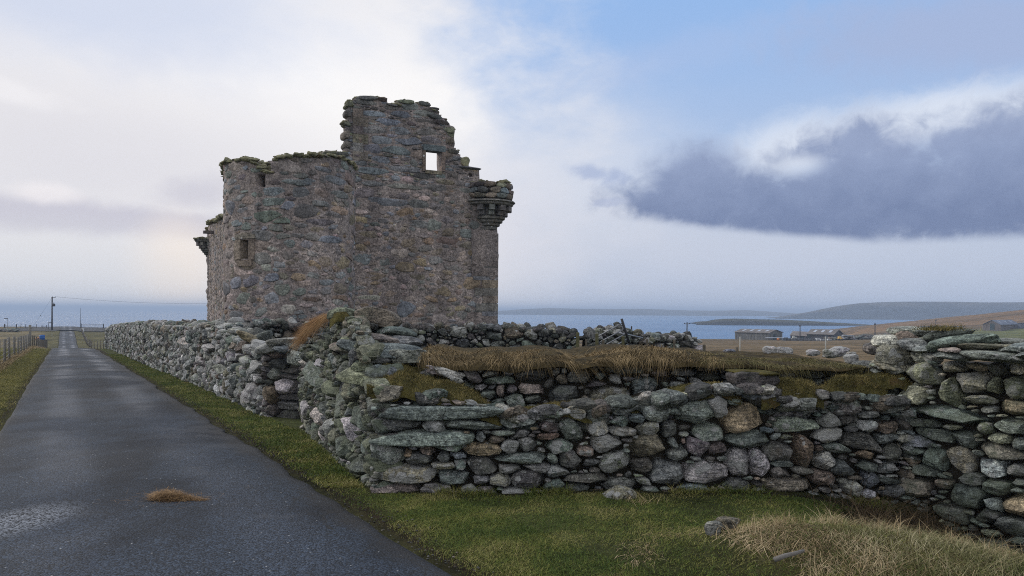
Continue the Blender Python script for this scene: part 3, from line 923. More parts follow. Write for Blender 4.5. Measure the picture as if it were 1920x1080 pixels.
def lay_stones(outs, fmap, seed, parent, mat, n_parts, name='stone', detail=(24, 13), small_detail=(14, 8), depth=1.0, stick=0.1,
               mix=MIXA, gain=1.0, lichen=1.0, facets=7, lump=0.06, rest='small_stone', maxdepth=0.32, stuffmat=None, slabs=True, hold=0.64, e=0.55, poly=True):
    """turn fitted outlines into rocks: the n_parts largest become parts, all others one part"""
    rng = np.random.default_rng(seed)
    order = sorted(range(len(outs)), key=lambda i: -outs[i][3] * outs[i][4])
    rest_mb = MB()
    for rank, i in enumerate(order):
        s, z, ol, a, b, rot, tint = outs[i]
        tint = tint or tint_of(rng, mix[rng.integers(len(mix))], gain, lichen)
        K, M = detail if rank < n_parts else small_detail
        dp = min(min(a, b) * 1.25 + 0.25 * max(a, b), maxdepth) * depth * rng.uniform(0.85, 1.15)
        V = rock_shape(rng, ol, dp, K, M, lump, facets, e, hold, poly)
        off = -dp * (0.86 - stick * rng.uniform(0, 2.4)) 
        W_ = fmap(s + V[:, 0], z + V[:, 1], V[:, 2] + off)
        W_ = W_ + np.stack([vnoise(W_, 13, 5) * 0.012 + vnoise(W_, 31, 6) * 0.006, vnoise(W_, 13, 7) * 0.012 + vnoise(W_, 31, 8) * 0.006, vnoise(W_, 16, 9) * 0.008], -1) * min(1.0, 5 * b)
        f4, f3 = topo(K, M)
        if rank < n_parts:
            nm = 'slab' if slabs and a > 2.9 * b and a > 0.25 else name
            mk(nm, W_, [f4, f3], mat, parent, np.array(tint), True, W_.mean(0), 30)
        else:
            rest_mb.add(W_, f4, f3, tint)
    if rest_mb.k:
        o = rest_mb.build(rest, stuffmat or mat, parent, True, None, 30)
        o['kind'] = 'stuff'
    return


def rock_at(rng, c, dims, rotz=0.0, tilt=(0, 0), K=22, M=12, facets=9, lump=0.09, e=0.72, hold=0.78):
    """a free rock: dims = half sizes (along, across, up); returns world vertices"""
    th = np.arange(K) / K * 2 * math.pi
    pw = rng.uniform(2.2, 3.4)
    r_ = (np.abs(np.cos(th)) ** pw + np.abs(np.sin(th)) ** pw) ** (-1 / pw) * (1 + 0.12 * np.sin(th * 2 + rng.uniform(0, 6)) + 0.07 * np.sin(th * 3 + rng.uniform(0, 6)))
    ol = np.c_[np.cos(th) * r_ * dims[0], np.sin(th) * r_ * dims[2]]
    V = rock_shape(rng, ol, dims[1], K, M, lump, facets, e, hold)
    # (s, z, n) -> along x, up z, towards -y
    Pw = np.c_[V[:, 0], -V[:, 2], V[:, 1]]
    R = Matrix.Rotation(rotz, 3, 'Z') @ Matrix.Rotation(tilt[0], 3, 'Y') @ Matrix.Rotation(tilt[1], 3, 'X')
    W_ = Pw @ np.array(R).T + np.asarray(c)
    W_ = W_ + np.stack([vnoise(W_, 13, 5) * 0.012 + vnoise(W_, 31, 6) * 0.006, vnoise(W_, 13, 7) * 0.012 + vnoise(W_, 31, 8) * 0.006, vnoise(W_, 16, 9) * 0.008], -1) * min(1.0, 6 * dims[2])
    return W_


def core_wall(name, parent, path, zb, zt, depth0, depth1, mat=None, res=0.25, rough=0.06, seed=0):
    """rubble hearting behind a face: path = (O, sdir, ndir, s0, s1); from depth0 to depth1 behind the face"""
    O, sdir, ndir, s0, s1 = path
    f = plane_map(O, sdir, ndir)
    n = max(4, int((s1 - s0) / res))
    s = np.linspace(s0, s1, n)
    b, t_ = zb(s) - 0.15, zt(s)
    prof = []
    m = 7
    for k in range(m):
        prof.append((depth0, k / (m - 1)))
    for k in range(1, 5):
        prof.append((depth0 + (depth1 - depth0) * k / 5, 1.0))
    for k in range(m):
        prof.append((depth1, 1 - k / (m - 1)))
    V = []
    for dpt, h in prof:
        P_ = f(s, b + (t_ - b) * h, np.full(n, -dpt))
        V.append(P_)
    V = np.vstack(V)
    V += np.stack([vnoise(V, 5, seed + 1), vnoise(V, 5, seed + 2), vnoise(V, 5, seed + 3)], -1) * rough
    fc = grid_faces(len(prof), n)
    k = len(prof)
    end0 = [tuple(i * n for i in range(k))]
    end1 = [tuple(i * n + n - 1 for i in range(k))[::-1]]
    return mk(name, V, [fc, np.array(end0), np.array(end1)], mat or SOIL, parent)


def ribbons(rng, roots, dirs, L, wid, bend, segs=4, side=None, curl=0.0):
    """grass: each blade a tapering strip; bend = displacement of the tip (n,3) added quadratically"""
    n = len(roots)
    L = np.broadcast_to(L, (n,))
    dirs = dirs / np.linalg.norm(dirs, axis=1, keepdims=True)
    if side is None:
        a = rng.uniform(0, math.pi, n)
        side = np.c_[np.cos(a), np.sin(a), np.zeros(n)]
    V = np.zeros((n, segs + 1, 2, 3))
    for k in range(segs + 1):
        t_ = k / segs
        c = roots + dirs * (L * t_)[:, None] + bend * t_ * t_
        w_ = (np.broadcast_to(wid, (n,)) * (1 - 0.92 * t_ ** 1.4) / 2)[:, None]
        V[:, k, 0] = c - side * w_
        V[:, k, 1] = c + side * w_
    base = (np.arange(n) * (segs + 1) * 2)[:, None]
    q_ = np.array([(2 * k, 2 * k + 1, 2 * k + 3, 2 * k + 2) for k in range(segs)])
    Fc = (base[:, :, None] + q_[None]).reshape(-1, 4)
    return V.reshape(-1, 3), Fc
# ------------------------------------------------------------------ the ruined castle
CU, CV_ = np.array((-0.454, 0.891)), np.array((0.891, 0.454))
CN = np.array((-8.25, 25.2))
CWID, CLEN = 8.6, 22.5
CR = CN + CWID * CV_
CLF = CN + CLEN * CU
castle = empty('ruined_castle', (*(CN + 2 * CU + 4 * CV_), g1(-4, 28) - 0.1), 'roofless grey stone castle with a round tower and a stepped gable, beyond the field walls', 'castle')
HARL = (0.200, 0.177, 0.168)


def shell(name, parent, mat, s0, s1, z0, z1, res, mask, fmap, thick, tint=HARL, jit=0.35, rough=0.025, seed=1, wrap=False):
    """masonry built up cell by cell where mask(s, z) holds; rough edges, real thickness"""
    ns, nz = int(round((s1 - s0) / res)), int(round((z1 - z0) / res))
    s = s0 + np.arange(ns + 1) * (s1 - s0) / ns
    z = z0 + np.arange(nz + 1) * (z1 - z0) / nz
    sc, zc = 0.5 * (s[1:] + s[:-1]), 0.5 * (z[1:] + z[:-1])
    A, B = np.meshgrid(sc, zc)
    m = mask(A, B)
    Sg, Zg = np.meshgrid(s, z)
    Q = np.stack([Sg.ravel(), Zg.ravel(), np.full(Sg.size, seed * 3.7)], -1)
    if wrap:
        Q = np.stack([np.cos(Sg.ravel() / s1 * 2 * math.pi) * 2, Zg.ravel(), np.sin(Sg.ravel() / s1 * 2 * math.pi) * 2], -1)
    js, jz, jn = vnoise(Q, 4.1, seed), vnoise(Q, 5.3, seed + 1), vnoise(Q, 3.2, seed + 2)
    Sj = Sg.ravel() + js * res * jit * 1.6
    Zj = Zg.ravel() + jz * res * jit * 1.6
    fr = fmap(Sj, Zj, jn * rough)
    bk = fmap(Sj, Zj, -thick + jn * rough)
    n1_ = ns + 1
    nv = Sg.size
    f4 = []
    idx = lambda i, j: i * n1_ + j
    mm = np.zeros((nz + 2, ns + 2), bool)
    mm[1:-1, 1:-1] = m
    if wrap:
        mm[1:-1, 0] = m[:, -1]; mm[1:-1, -1] = m[:, 0]
    for i, j in np.argwhere(m):
        a, b, c_, d = idx(i, j), idx(i, j + 1), idx(i + 1, j + 1), idx(i + 1, j)
        f4.append((a, b, c_, d)); f4.append((nv + a, nv + d, nv + c_, nv + b))
        if not mm[i, j + 1]: f4.append((a, nv + a, nv + b, b))
        if not mm[i + 2, j + 1]: f4.append((d, c_, nv + c_, nv + d))
        if not mm[i + 1, j]: f4.append((a, d, nv + d, nv + a))
        if not mm[i + 1, j + 2]: f4.append((b, nv + b, nv + c_, c_))
    V = np.vstack([fr, bk])
    f4 = np.array(f4)
    used = np.unique(f4)
    re = np.zeros(len(V), int); re[used] = np.arange(len(used))
    V = V[used]
    var = (1 + 0.15 * fbm(V, 0.9, 3, 8))[:, None]
    return mk(name, V, [re[f4]], mat, parent, np.array(tint)[None, :] * var, True)


def inpoly(A, B, poly):
    r = np.zeros(A.shape, bool)
    n = len(poly)
    for k in range(n):
        x0, y0 = poly[k]; x1, y1 = poly[(k + 1) % n]
        if y0 == y1:
            continue
        c_ = ((B >= min(y0, y1)) & (B < max(y0, y1)))
        r ^= c_ & (A < x0 + (B - y0) / (y1 - y0) * (x1 - x0))
    return r


# --- gable end
gmap = plane_map(CN, CV_, -CU)
gp = lambda px, py: px_plane(px, py, CN, CV_)[:2]
gpoly = [gp(*q_) for q_ in [(503, 690), (503, 300), (560, 300), (598, 293), (606, 285), (630, 284), (650, 287), (649, 256), (647, 228), (654, 224), (655, 190), (667, 187), (668, 181), (700, 180), (724, 184), (727, 193), (744, 195),
                            (750, 188), (768, 191), (775, 194), (790, 190), (806, 193), (809, 204), (823, 208), (826, 221), (836, 224), (838, 237), (852, 239), (850, 278), (860, 281), (863, 300), (868, 316),
                            (897, 317), (897, 336), (920, 340), (933, 350), (934, 690)]]
zg0 = g1(-4, 27) - 0.4
gpoly[0] = (gpoly[0][0], zg0); gpoly[-1] = (CWID, zg0)
h1 = [gp(798, 321), gp(827, 282)]
h2 = [gp(880, 331), gp(885, 324)]
hole = lambda A, B, h_, e=0.0: (A > h_[0][0] - e) & (A < h_[1][0] + e) & (B > h_[0][1] - e) & (B < h_[1][1] + e)
gmask = lambda A, B: inpoly(A, B, gpoly) & ~hole(A, B, h1) & ~hole(A, B, h2, 0.02)
gable = shell('gable_wall', castle, CASTLE, 0.0, CWID, zg0, 8.2, 0.088, gmask, gmap, 0.46, seed=3)
rg = np.random.default_rng(5)
man = manual_stones([
    (702, 214, 46, 11, 'u'), (751, 214, 36, 12, 'u'), (731, 229, 44, 12, 'u'), (702, 243, 44, 16, 'g'), (751, 245, 44, 14, 'u'), (801, 248, 38, 15, 'p'),
    (716, 263, 40, 14, 'u'), (767, 264, 46, 15, 'u'), (811, 264, 36, 13, 'g'), (697, 279, 30, 17, 'u'), (744, 282, 50, 15, 'u'), (785, 290, 26, 15, 'b'), (838, 290, 24, 14, 'b'),
    (715, 300, 34, 13, 'u'), (776, 306, 16, 13, 'g'), (759, 317, 57, 10, 'g'), (697, 320, 57, 12, 'u'), (676, 227, 23, 15, 'b'), (680, 259, 26, 17, 'b'), (672, 277, 14, 18, 'b'),
    (845, 247, 13, 14, 'n'), (844, 267, 15, 14, 'b'), (690, 190, 42, 14, 'g'), (735, 201, 30, 10, 'p'), (770, 200, 34, 13, 'g'), (795, 212, 40, 11, 'g'), (800, 229, 44, 12, 'p'),
    (728, 380, 74, 15, 'u'), (700, 345, 40, 11, 'g'), (760, 350, 60, 11, 'g'), (820, 352, 50, 12, 'p'), (780, 382, 40, 13, 'g'), (850, 330, 26, 14, 'p'), (880, 360, 40, 14, 'g'),
    (917, 445, 30, 15, 'd'), (925, 459, 16, 11, 'g'), (915, 473, 33, 16, 'b'), (917, 488, 28, 11, 'p'), (915, 501, 33, 15, 'b'), (920, 518, 24, 13, 'p'), (915, 536, 33, 16, 'b'), (922, 552, 20, 12, 'g'),
    (908, 569, 48, 17, 'u'), (910, 587, 44, 13, 'g'), (908, 603, 46, 14, 'p'), (838, 450, 38, 12, 'b'), (800, 465, 30, 12, 'p'), (760, 500, 30, 16, 'o'), (850, 500, 26, 14, 'p'), (700, 517, 34, 13, 'o'), (725, 490, 26, 14, 'g'),
    (760, 578, 32, 22, 'u', 25), (812, 578, 20, 16, 'l'), (690, 560, 34, 12, 'l'), (690, 440, 30, 12, 'b'), (785, 420, 34, 11, 'g')], CN, CV_, rg, 0.92, 0.5)
gz1 = gp(700, 350)[1]
bad = lambda A, B: (~inpoly(A, B, gpoly)) | hole(A, B, h1, 0.03) | hole(A, B, h2, 0.05) | (A < 1.6)
zlo, zhi = (lambda v: (lambda s: np.full(np.shape(s), v)))(gz1), (lambda v: (lambda s: np.full(np.shape(s), v)))(8.2)
zbm = (lambda v: (lambda s: np.full(np.shape(s), v)))(-1.2)
up = pack(11, 0, CWID, zlo, zhi, 0.025, [m_ for m_ in man if m_[1] > gz1], [(0.2, 0.27, 0.3), (0.11, 0.18, 0.5), (0.06, 0.1, 0.5)], (1.8, 3.6), 3, (2.8, 4.5), 0.1, bad)
lo = pack(12, 0, CWID, zbm, zlo, 0.025, [m_ for m_ in man if m_[1] <= gz1], [(0.28, 0.42, 0.16), (0.16, 0.26, 0.28), (0.09, 0.15, 0.3)], (1.2, 2.4), 8, (2.2, 3.6), 0.16, bad, 0.4)
CMIX = 'ggguuuppbbbtoddkn'
lay_stones(up, gmap, 21, gable, CASTLE_STONE, 45, 'stone', (20, 10), (14, 8), 1.0, 0.03, CMIX, 0.95, 0.4, 5, 0.05, 'coursed_rubble', 0.12, None, False, 0.94, 0.32)
lay_stones(lo, gmap, 22, gable, CASTLE_STONE, 30, 'stone', (20, 10), (14, 8), 1.0, 0.02, 'bbbkkpppgguoo', 0.98, 0.4, 5, 0.05, 'low_rubble', 0.12, CASTLE_LOW, False, 0.93, 0.34)


def moss_lumps(name, parent, pts, seed, mat=CAPMOSS, size=(0.12, 0.3), flat=0.55):
    """moss along a wall head; each unbroken stretch is a mesh of its own"""
    rng = np.random.default_rng(seed)
    P_ = np.array(pts, float)
    lab = -np.ones(len(P_), int); n_ = 0
    for i in range(len(P_)):
        if lab[i] >= 0: continue
        todo = [i]; lab[i] = n_
        while todo:
            k = todo.pop()
            near = np.where((np.linalg.norm(P_ - P_[k], axis=1) < size[0] + size[1] + 0.12) & (lab < 0))[0]
            lab[near] = n_; todo += list(near)
        n_ += 1
    for g_ in range(n_):
        mb = MB()
        for q_ in P_[lab == g_]:
            a = rng.uniform(*size)
            V = rock_at(rng, q_, (a * 1.3, a * rng.uniform(0.9, 1.4), a * flat * rng.uniform(0.7, 1.2)), rng.uniform(0, 3), (rng.normal(0, 0.15), rng.normal(0, 0.15)), 14, 9, 3, 0.12)
            V += np.stack([vnoise(V, 9, 61), vnoise(V, 9, 62), vnoise(V, 9, 63)], -1) * 0.04
            mb.add(V, *topo(14, 9))
        mb.build(name, mat, parent, True)


# moss and loose stones along the wall head
pts = []
for k in range(2, len(gpoly) - 2):
    (s0_, z0_), (s1_, z1_) = gpoly[k], gpoly[k + 1]
    if abs(s1_ - s0_) < 0.5 * abs(z1_ - z0_):
        continue
    L_ = math.hypot(s1_ - s0_, z1_ - z0_)
    for t_ in np.arange(0.15, 1.0, 0.17 / max(L_, 0.18)):
        for d_ in (0.06, 0.2, 0.36):
            pts.append(gmap(np.array(s0_ + (s1_ - s0_) * t_), np.array(z0_ + (z1_ - z0_) * t_ - 0.02), np.array(-d_ - 0.1 * rg.random())))
moss_lumps('moss_cap', gable, pts, 4, size=(0.07, 0.13), flat=0.45)
# dressed window surround, crow-step block and its cap
mb = MB()
for a, b, tn in [((797.5, 283), (791.5, 321), 'b'), ((827.5, 321), (834, 283), 'b')]:
    (sa, za), (sb, zb_) = gp(*a), gp(*b)
    c0 = gmap(np.array(min(sa, sb)), np.array(min(za, zb_)), np.array(0.0))
    mb.box((0, -0.07, 0), (abs(sb - sa), 0.2, abs(zb_ - za)), c0, (*CV_, 0), (*CU, 0), tint_of(rg, tn, 0.8))
(sa, za), (sb, zb_) = gp(793, 281.5), gp(834, 275)
mb.box((0, -0.08, 0), (sb - sa, 0.3, zb_ - za), gmap(np.array(sa), np.array(za), np.array(0.0)), (*CV_, 0), (*CU, 0), tint_of(rg, 'u', 0.75))
(sa, za), (sb, zb_) = gp(796, 325), gp(828, 321.5)
mb.box((0, -0.06, 0), (sb - sa, 0.4, zb_ - za), gmap(np.array(sa), np.array(za), np.array(0.0)), (*CV_, 0), (*CU, 0), tint_of(rg, 'b', 0.8))
mb.build('window_surround', CASTLE_STONE, gable)
s_, z_ = gp(872, 303)
rock = rock_at(rg, gmap(np.array(s_), np.array(z_), np.array(-0.28)), (0.20, 0.3, 0.24), math.atan2(CV_[1], CV_[0]), (0, 0), 18, 10, 5, 0.04, 0.4, 0.9)
mk('crow_step', rock, list(topo(18, 10)), CAPMOSS, gable)
s_, z_ = gp(880, 315)
rock = rock_at(rg, gmap(np.array(s_), np.array(z_), np.array(-0.28)), (0.44, 0.42, 0.06), math.atan2(CV_[1], CV_[0]), (0, 0), 18, 10, 4, 0.03, 0.4, 0.9)
mk('cap_slab', rock, list(topo(18, 10)), CASTLE_STONE, gable, np.array(tint_of(rg, 'g', 0.7)))

# flat stones left standing proud along the broken stepped edge
for px, py, w_, h_, col in [(690, 184, 40, 9, 'g'), (714, 187, 22, 8, 'b'), (736, 197, 22, 6, 'p'), (762, 191, 30, 9, 'n'), (796, 195, 24, 8, 'g'), (807, 206, 34, 9, 'p'), (816, 219, 34, 9, 'g'), (828, 230, 30, 10, 'p'), (843, 244, 20, 15, 'n'), (843, 264, 16, 14, 'b'), (849, 284, 24, 9, 'p'), (855, 297, 18, 9, 'g'),
                            (656, 196, 16, 10, 'n'), (653, 212, 12, 12, 'p'), (651, 232, 12, 10, 'n'), (650, 252, 12, 14, 'b'), (651, 272, 12, 12, 'p'), (617, 289, 30, 8, 'n'), (640, 290, 26, 8, 'g')]:
    s_, z_ = gp(px, py)
    hw, hh = w_ / F * 27.5 / 2, h_ / F * 27.5 / 2
    V = rock_at(rg, gmap(np.array(s_), np.array(z_), np.array(-0.2)), (hw, 0.28, hh), math.atan2(CV_[1], CV_[0]) + rg.normal(0, 0.04), (rg.normal(0, 0.03), 0), 18, 10, 4, 0.025, 0.28, 0.92)
    mk('coping_stone', V, list(topo(18, 10)), CASTLE_STONE, gable, np.array(tint_of(rg, col, 0.8)), True, V.mean(0), 30)

# dressed corner stones, long and short by turns
for k, yq in enumerate(np.arange(438, 616, 14.6)):
    for px1, wq, y0, y1 in ([(934, 46 if k % 2 else 28, yq, yq + 13.6)]):
        (sa, za), (sb, zb_) = gp(px1 - wq * rg.uniform(0.85, 1.15), y1), gp(px1, y0)
        mb = MB()
        mb.box((0, -0.035, 0), (CWID + 0.03 - sa, 0.3, zb_ - za), gmap(np.array(sa), np.array(za), np.array(0.0)), (*CV_, 0), (*CU, 0), tint_of(rg, 'gbpudgb'[k % 7], 0.95))
        mb.build('quoin', CASTLE_STONE, gable)
for k, yq in enumerate(np.arange(205, 286, 16.0)):
    (sa, za), (sb, zb_) = gp(664, yq + 14.5), gp(664 + (26 if k % 2 else 17), yq)
    mb = MB()
    mb.box((-0.06, -0.03, 0), (sb - sa, 0.25, zb_ - za), gmap(np.array(sa), np.array(za), np.array(0.0)), (*CV_, 0), (*CU, 0), tint_of(rg, 'bbpbg'[k % 5], 0.95))
    mb.build('quoin', CASTLE_STONE, gable)

# --- round tower
TB = math.radians(-16.53)
TC = 25.56 * np.array((math.sin(TB), math.cos(TB)))
TR = 2.06
TFW = TC / np.linalg.norm(TC)
TRT = np.array((TFW[1], -TFW[0]))
def tmap(s, z, n):
    """s runs round the tower from its back, s = (theta + pi) * TR, theta = 0 faces the viewer's side"""
    th = np.asarray(s) / TR - math.pi
    bat = 1 + 0.0   # straight-sided
    R_ = TR + n
    return np.stack([TC[0] + R_ * (np.sin(th) * TRT[0] - np.cos(th) * TFW[0]), TC[1] + R_ * (np.sin(th) * TRT[1] - np.cos(th) * TFW[1]), np.asarray(z) + 0 * th], -1)
def tpx(px, py):
    r, q_ = ray(px, py)
    a_, b_, c_ = r * r + 1, -2 * (r * TC[0] + TC[1]), TC @ TC - TR * TR
    disc = max(b_ * b_ - 4 * a_ * c_, 0)
    Y = (-b_ - math.sqrt(disc)) / (2 * a_)
    d = np.array((r * Y, Y)) - TC
    th = math.atan2(d @ TRT, -(d @ TFW))
    return (th + math.pi) * TR, q_ * Y
top = [tpx(*q_) for q_ in [(419, 308), (426, 303), (445, 300), (472, 299), (479, 304), (484, 312), (494, 316), (496, 322), (511, 322), (513, 296), (540, 292.5), (580, 292), (620, 293), (640, 297), (655, 303), (663, 310)]]
TL = 2 * math.pi * TR
ts = np.array([0, top[0][0] - 0.6] + [a for a, b in top] + [top[-1][0] + 0.4, TL])
tz = np.array([4.2, 4.3] + [b for a, b in top] + [4.55, 4.2])
tzt = lambda s: np.interp(s, ts, tz)
w1 = [tpx(453, 486), tpx(467, 450)]
w2 = [tpx(483.5, 350), tpx(495.5, 329)]
zt0 = g1(*TC) - 0.4
tmask = lambda A, B: (B < tzt(A)) & ~hole(A, B, w1, 0.03) & ~hole(A, B, w2, 0.03)
tower = shell('round_tower', castle, CASTLE, 0.0, TL, zt0, 5.4, 0.088, tmask, tmap, 0.75, seed=9, wrap=True)
mb = MB()
a = np.arange(32) / 32 * 2 * math.pi
mb.add(np.vstack([np.c_[TC[0] + 1.5 * np.cos(a), TC[1] + 1.5 * np.sin(a), np.full(32, 3.0)], (TC[0], TC[1], 3.1)]), None, [(j, (j + 1) % 32, 32) for j in range(32)], HARL)
mb.build('vault', CASTLE, tower)
tman = []
for px, py, w_, h_, col in [(553, 340, 34, 13, 'u'), (580, 341, 26, 11, 'u'), (510, 380, 40, 14, 't'), (515, 360, 36, 12, 'u'), (500, 405, 50, 20, 't'), (540, 385, 24, 13, 'u'), (632, 338, 36, 12, 'u'), (640, 365, 30, 12, 'g'),
                            (490, 442, 36, 15, 't'), (523, 412, 40, 12, 't'), (515, 425, 26, 14, 't'), (605, 417, 44, 12, 'p'), (625, 424, 20, 12, 'u'), (620, 450, 40, 11, 'u'), (575, 458, 22, 13, 'u'), (445, 418, 22, 12, 'u'),
                            (460, 442, 32, 11, 'b'), (483, 462, 30, 22, 'b'), (446, 468, 12, 30, 'b'), (462, 497, 26, 14, 'b'), (540, 480, 20, 12, 'p'), (510, 560, 22, 18, 'u'), (470, 525, 24, 18, 'u'), (440, 530, 16, 16, 'u'),
                            (530, 545, 26, 18, 't'), (500, 500, 18, 12, 'l'), (560, 520, 20, 14, 'o'), (610, 490, 22, 15, 'o'), (585, 558, 30, 10, 'r'), (640, 560, 22, 10, 'r'), (636, 565, 20, 14, 'l'), (450, 350, 24, 10, 'u'),
                            (445, 370, 20, 10, 'g'), (600, 380, 30, 10, 'g'), (640, 395, 26, 14, 'o'), (540, 580, 24, 14, 'l')]:
    s_, z_ = tpx(px, py)
    sa, sb = tpx(max(px - w_ / 2, 421), py)[0], tpx(min(px + w_ / 2, 662), py)[0]
    tman.append((s_, z_, abs(sb - sa) / 2, h_ / F * 23.8 / 2, 0, tint_of(rg, col, 0.92, 0.5)))
tb = lambda A, B: (B > tzt(A) - 0.02) | hole(A, B, w1, 0.07) | hole(A, B, w2, 0.05)
zb1 = (lambda v: (lambda s: np.full(np.shape(s), v)))(-1.0)
zt1 = (lambda v: (lambda s: np.full(np.shape(s), v)))(5.3)
to = pack(13, TR * (math.pi - 1.75), TR * (math.pi + 1.75), zb1, zt1, 0.025, tman, [(0.28, 0.42, 0.16), (0.16, 0.26, 0.28), (0.09, 0.15, 0.3)], (1.3, 2.6), 7, (2.2, 3.8), 0.16, tb, 0.4)
lay_stones(to, tmap, 23, tower, CASTLE_STONE, 50, 'stone', (20, 10), (14, 8), 1.0, 0.02, 'bbkkppggguuot', 0.98, 0.4, 5, 0.05, 'tower_rubble', 0.12, CASTLE_LOW, False, 0.93, 0.34)
# dressed stones round the small window
mb = MB()
for (xa, ya, xb, yb), tn in [((443, 487, 452.5, 449), 'b'), ((467.5, 487, 478, 449), 'b'), ((444, 448.5, 480, 439), 'b'), ((447, 499, 474, 487.5), 'b')]:
    (sa, za), (sb, zb_) = tpx(xa, ya), tpx(xb, yb)
    c0 = tmap(np.array((sa + sb) / 2), np.array(za), np.array(0.0))
    rad_ = np.array((c0[0] - TC[0], c0[1] - TC[1])); rad_ /= np.linalg.norm(rad_)
    tg_ = np.array((-rad_[1], rad_[0]))
    hw = abs(sb - sa) / 2
    mb.box((-hw, -0.25, 0), (hw, 0.055, zb_ - za), c0, (*tg_, 0), (*rad_, 0), tint_of(rg, tn, 0.95))
mb.build('window_surround', CASTLE_STONE, tower)
pts = []
for s_ in np.arange(top[0][0] - 0.5, top[-1][0] + 0.3, 0.12):
    for n_ in (0.0, -0.28, -0.6):
        pts.append(tmap(np.array(s_ + rg.normal(0, 0.03)), np.array(tzt(s_) - 0.01 + rg.normal(0, 0.02)), np.array(n_ - 0.03)))
moss_lumps('moss_cap', tower, pts, 6, size=(0.07, 0.13), flat=0.5)

# --- the long sides and the far end
lmap = plane_map(CN, CU, -CV_)
zl0 = g1(-14, 36) - 1.5
ltop = lambda A: np.interp(A, [0, 8, 12, 13.5, 15, 17, 19.5, 21.5, 22.5], [4.2, 4.3, 4.4, 4.62, 4.72, 4.78, 5.02, 5.1, 4.6])
lw = shell('side_wall', castle, CASTLE, 0.0, CLEN, zl0, 5.6, 0.15, lambda A, B: B < ltop(A) + 0.1 * np.sin(A * 7), lmap, 1.1, seed=15)
lo = pack(14, 11.5, CLEN, zb1, zt1, 0.03, [], [(0.18, 0.3, 0.3), (0.1, 0.16, 0.4)], (1.4, 2.8), 6, (2.2, 3.4), 0.12, lambda A, B: B > ltop(A) - 0.05, 0.6)
lay_stones(lo, lmap, 24, lw, CASTLE_STONE, 0, 'stone', (14, 8), (12, 7), 1.0, 0.04, 'bbkkppgguo', 0.88, 0.4, 5, 0.05, 'side_rubble', 0.12, CASTLE, False, 0.9, 0.5)
pts = [lmap(np.array(s_), np.array(ltop(s_) + 0.02), np.array(-d_)) for s_ in np.arange(11, 22.5, 0.25) for d_ in (0.1, 0.6)]
moss_lumps('moss_cap', lw, pts, 8, size=(0.12, 0.24), flat=0.5)
rmap = plane_map(CR, CU, CV_)
shell('side_wall', castle, CASTLE, 0.0, CLEN, zl0, 5.2, 0.25, lambda A, B: B < 4.6 + 0.2 * np.sin(A * 1.7), rmap, 1.1, seed=17)
bmap = plane_map(CN + CLEN * CU, CV_, CU)
shell('far_wall', castle, CASTLE, 0.0, CWID, zl0, 5.2, 0.25, lambda A, B: B < 4.6 + 0.2 * np.sin(A * 2.3), bmap, 1.1, seed=19)
# stone water spout high on the long side
P0 = at(396, 435.5, 41.8)
mb = MB()
mb.box((-0.45, -0.16, -0.08), (0.48, 0.16, 0.07), P0, (-CV_[0], -CV_[1] * 0.2, 0.02), (*CU, 0), tint_of(rg, 'd', 1.0))
mb.build('water_spout', CASTLE_STONE, lw)


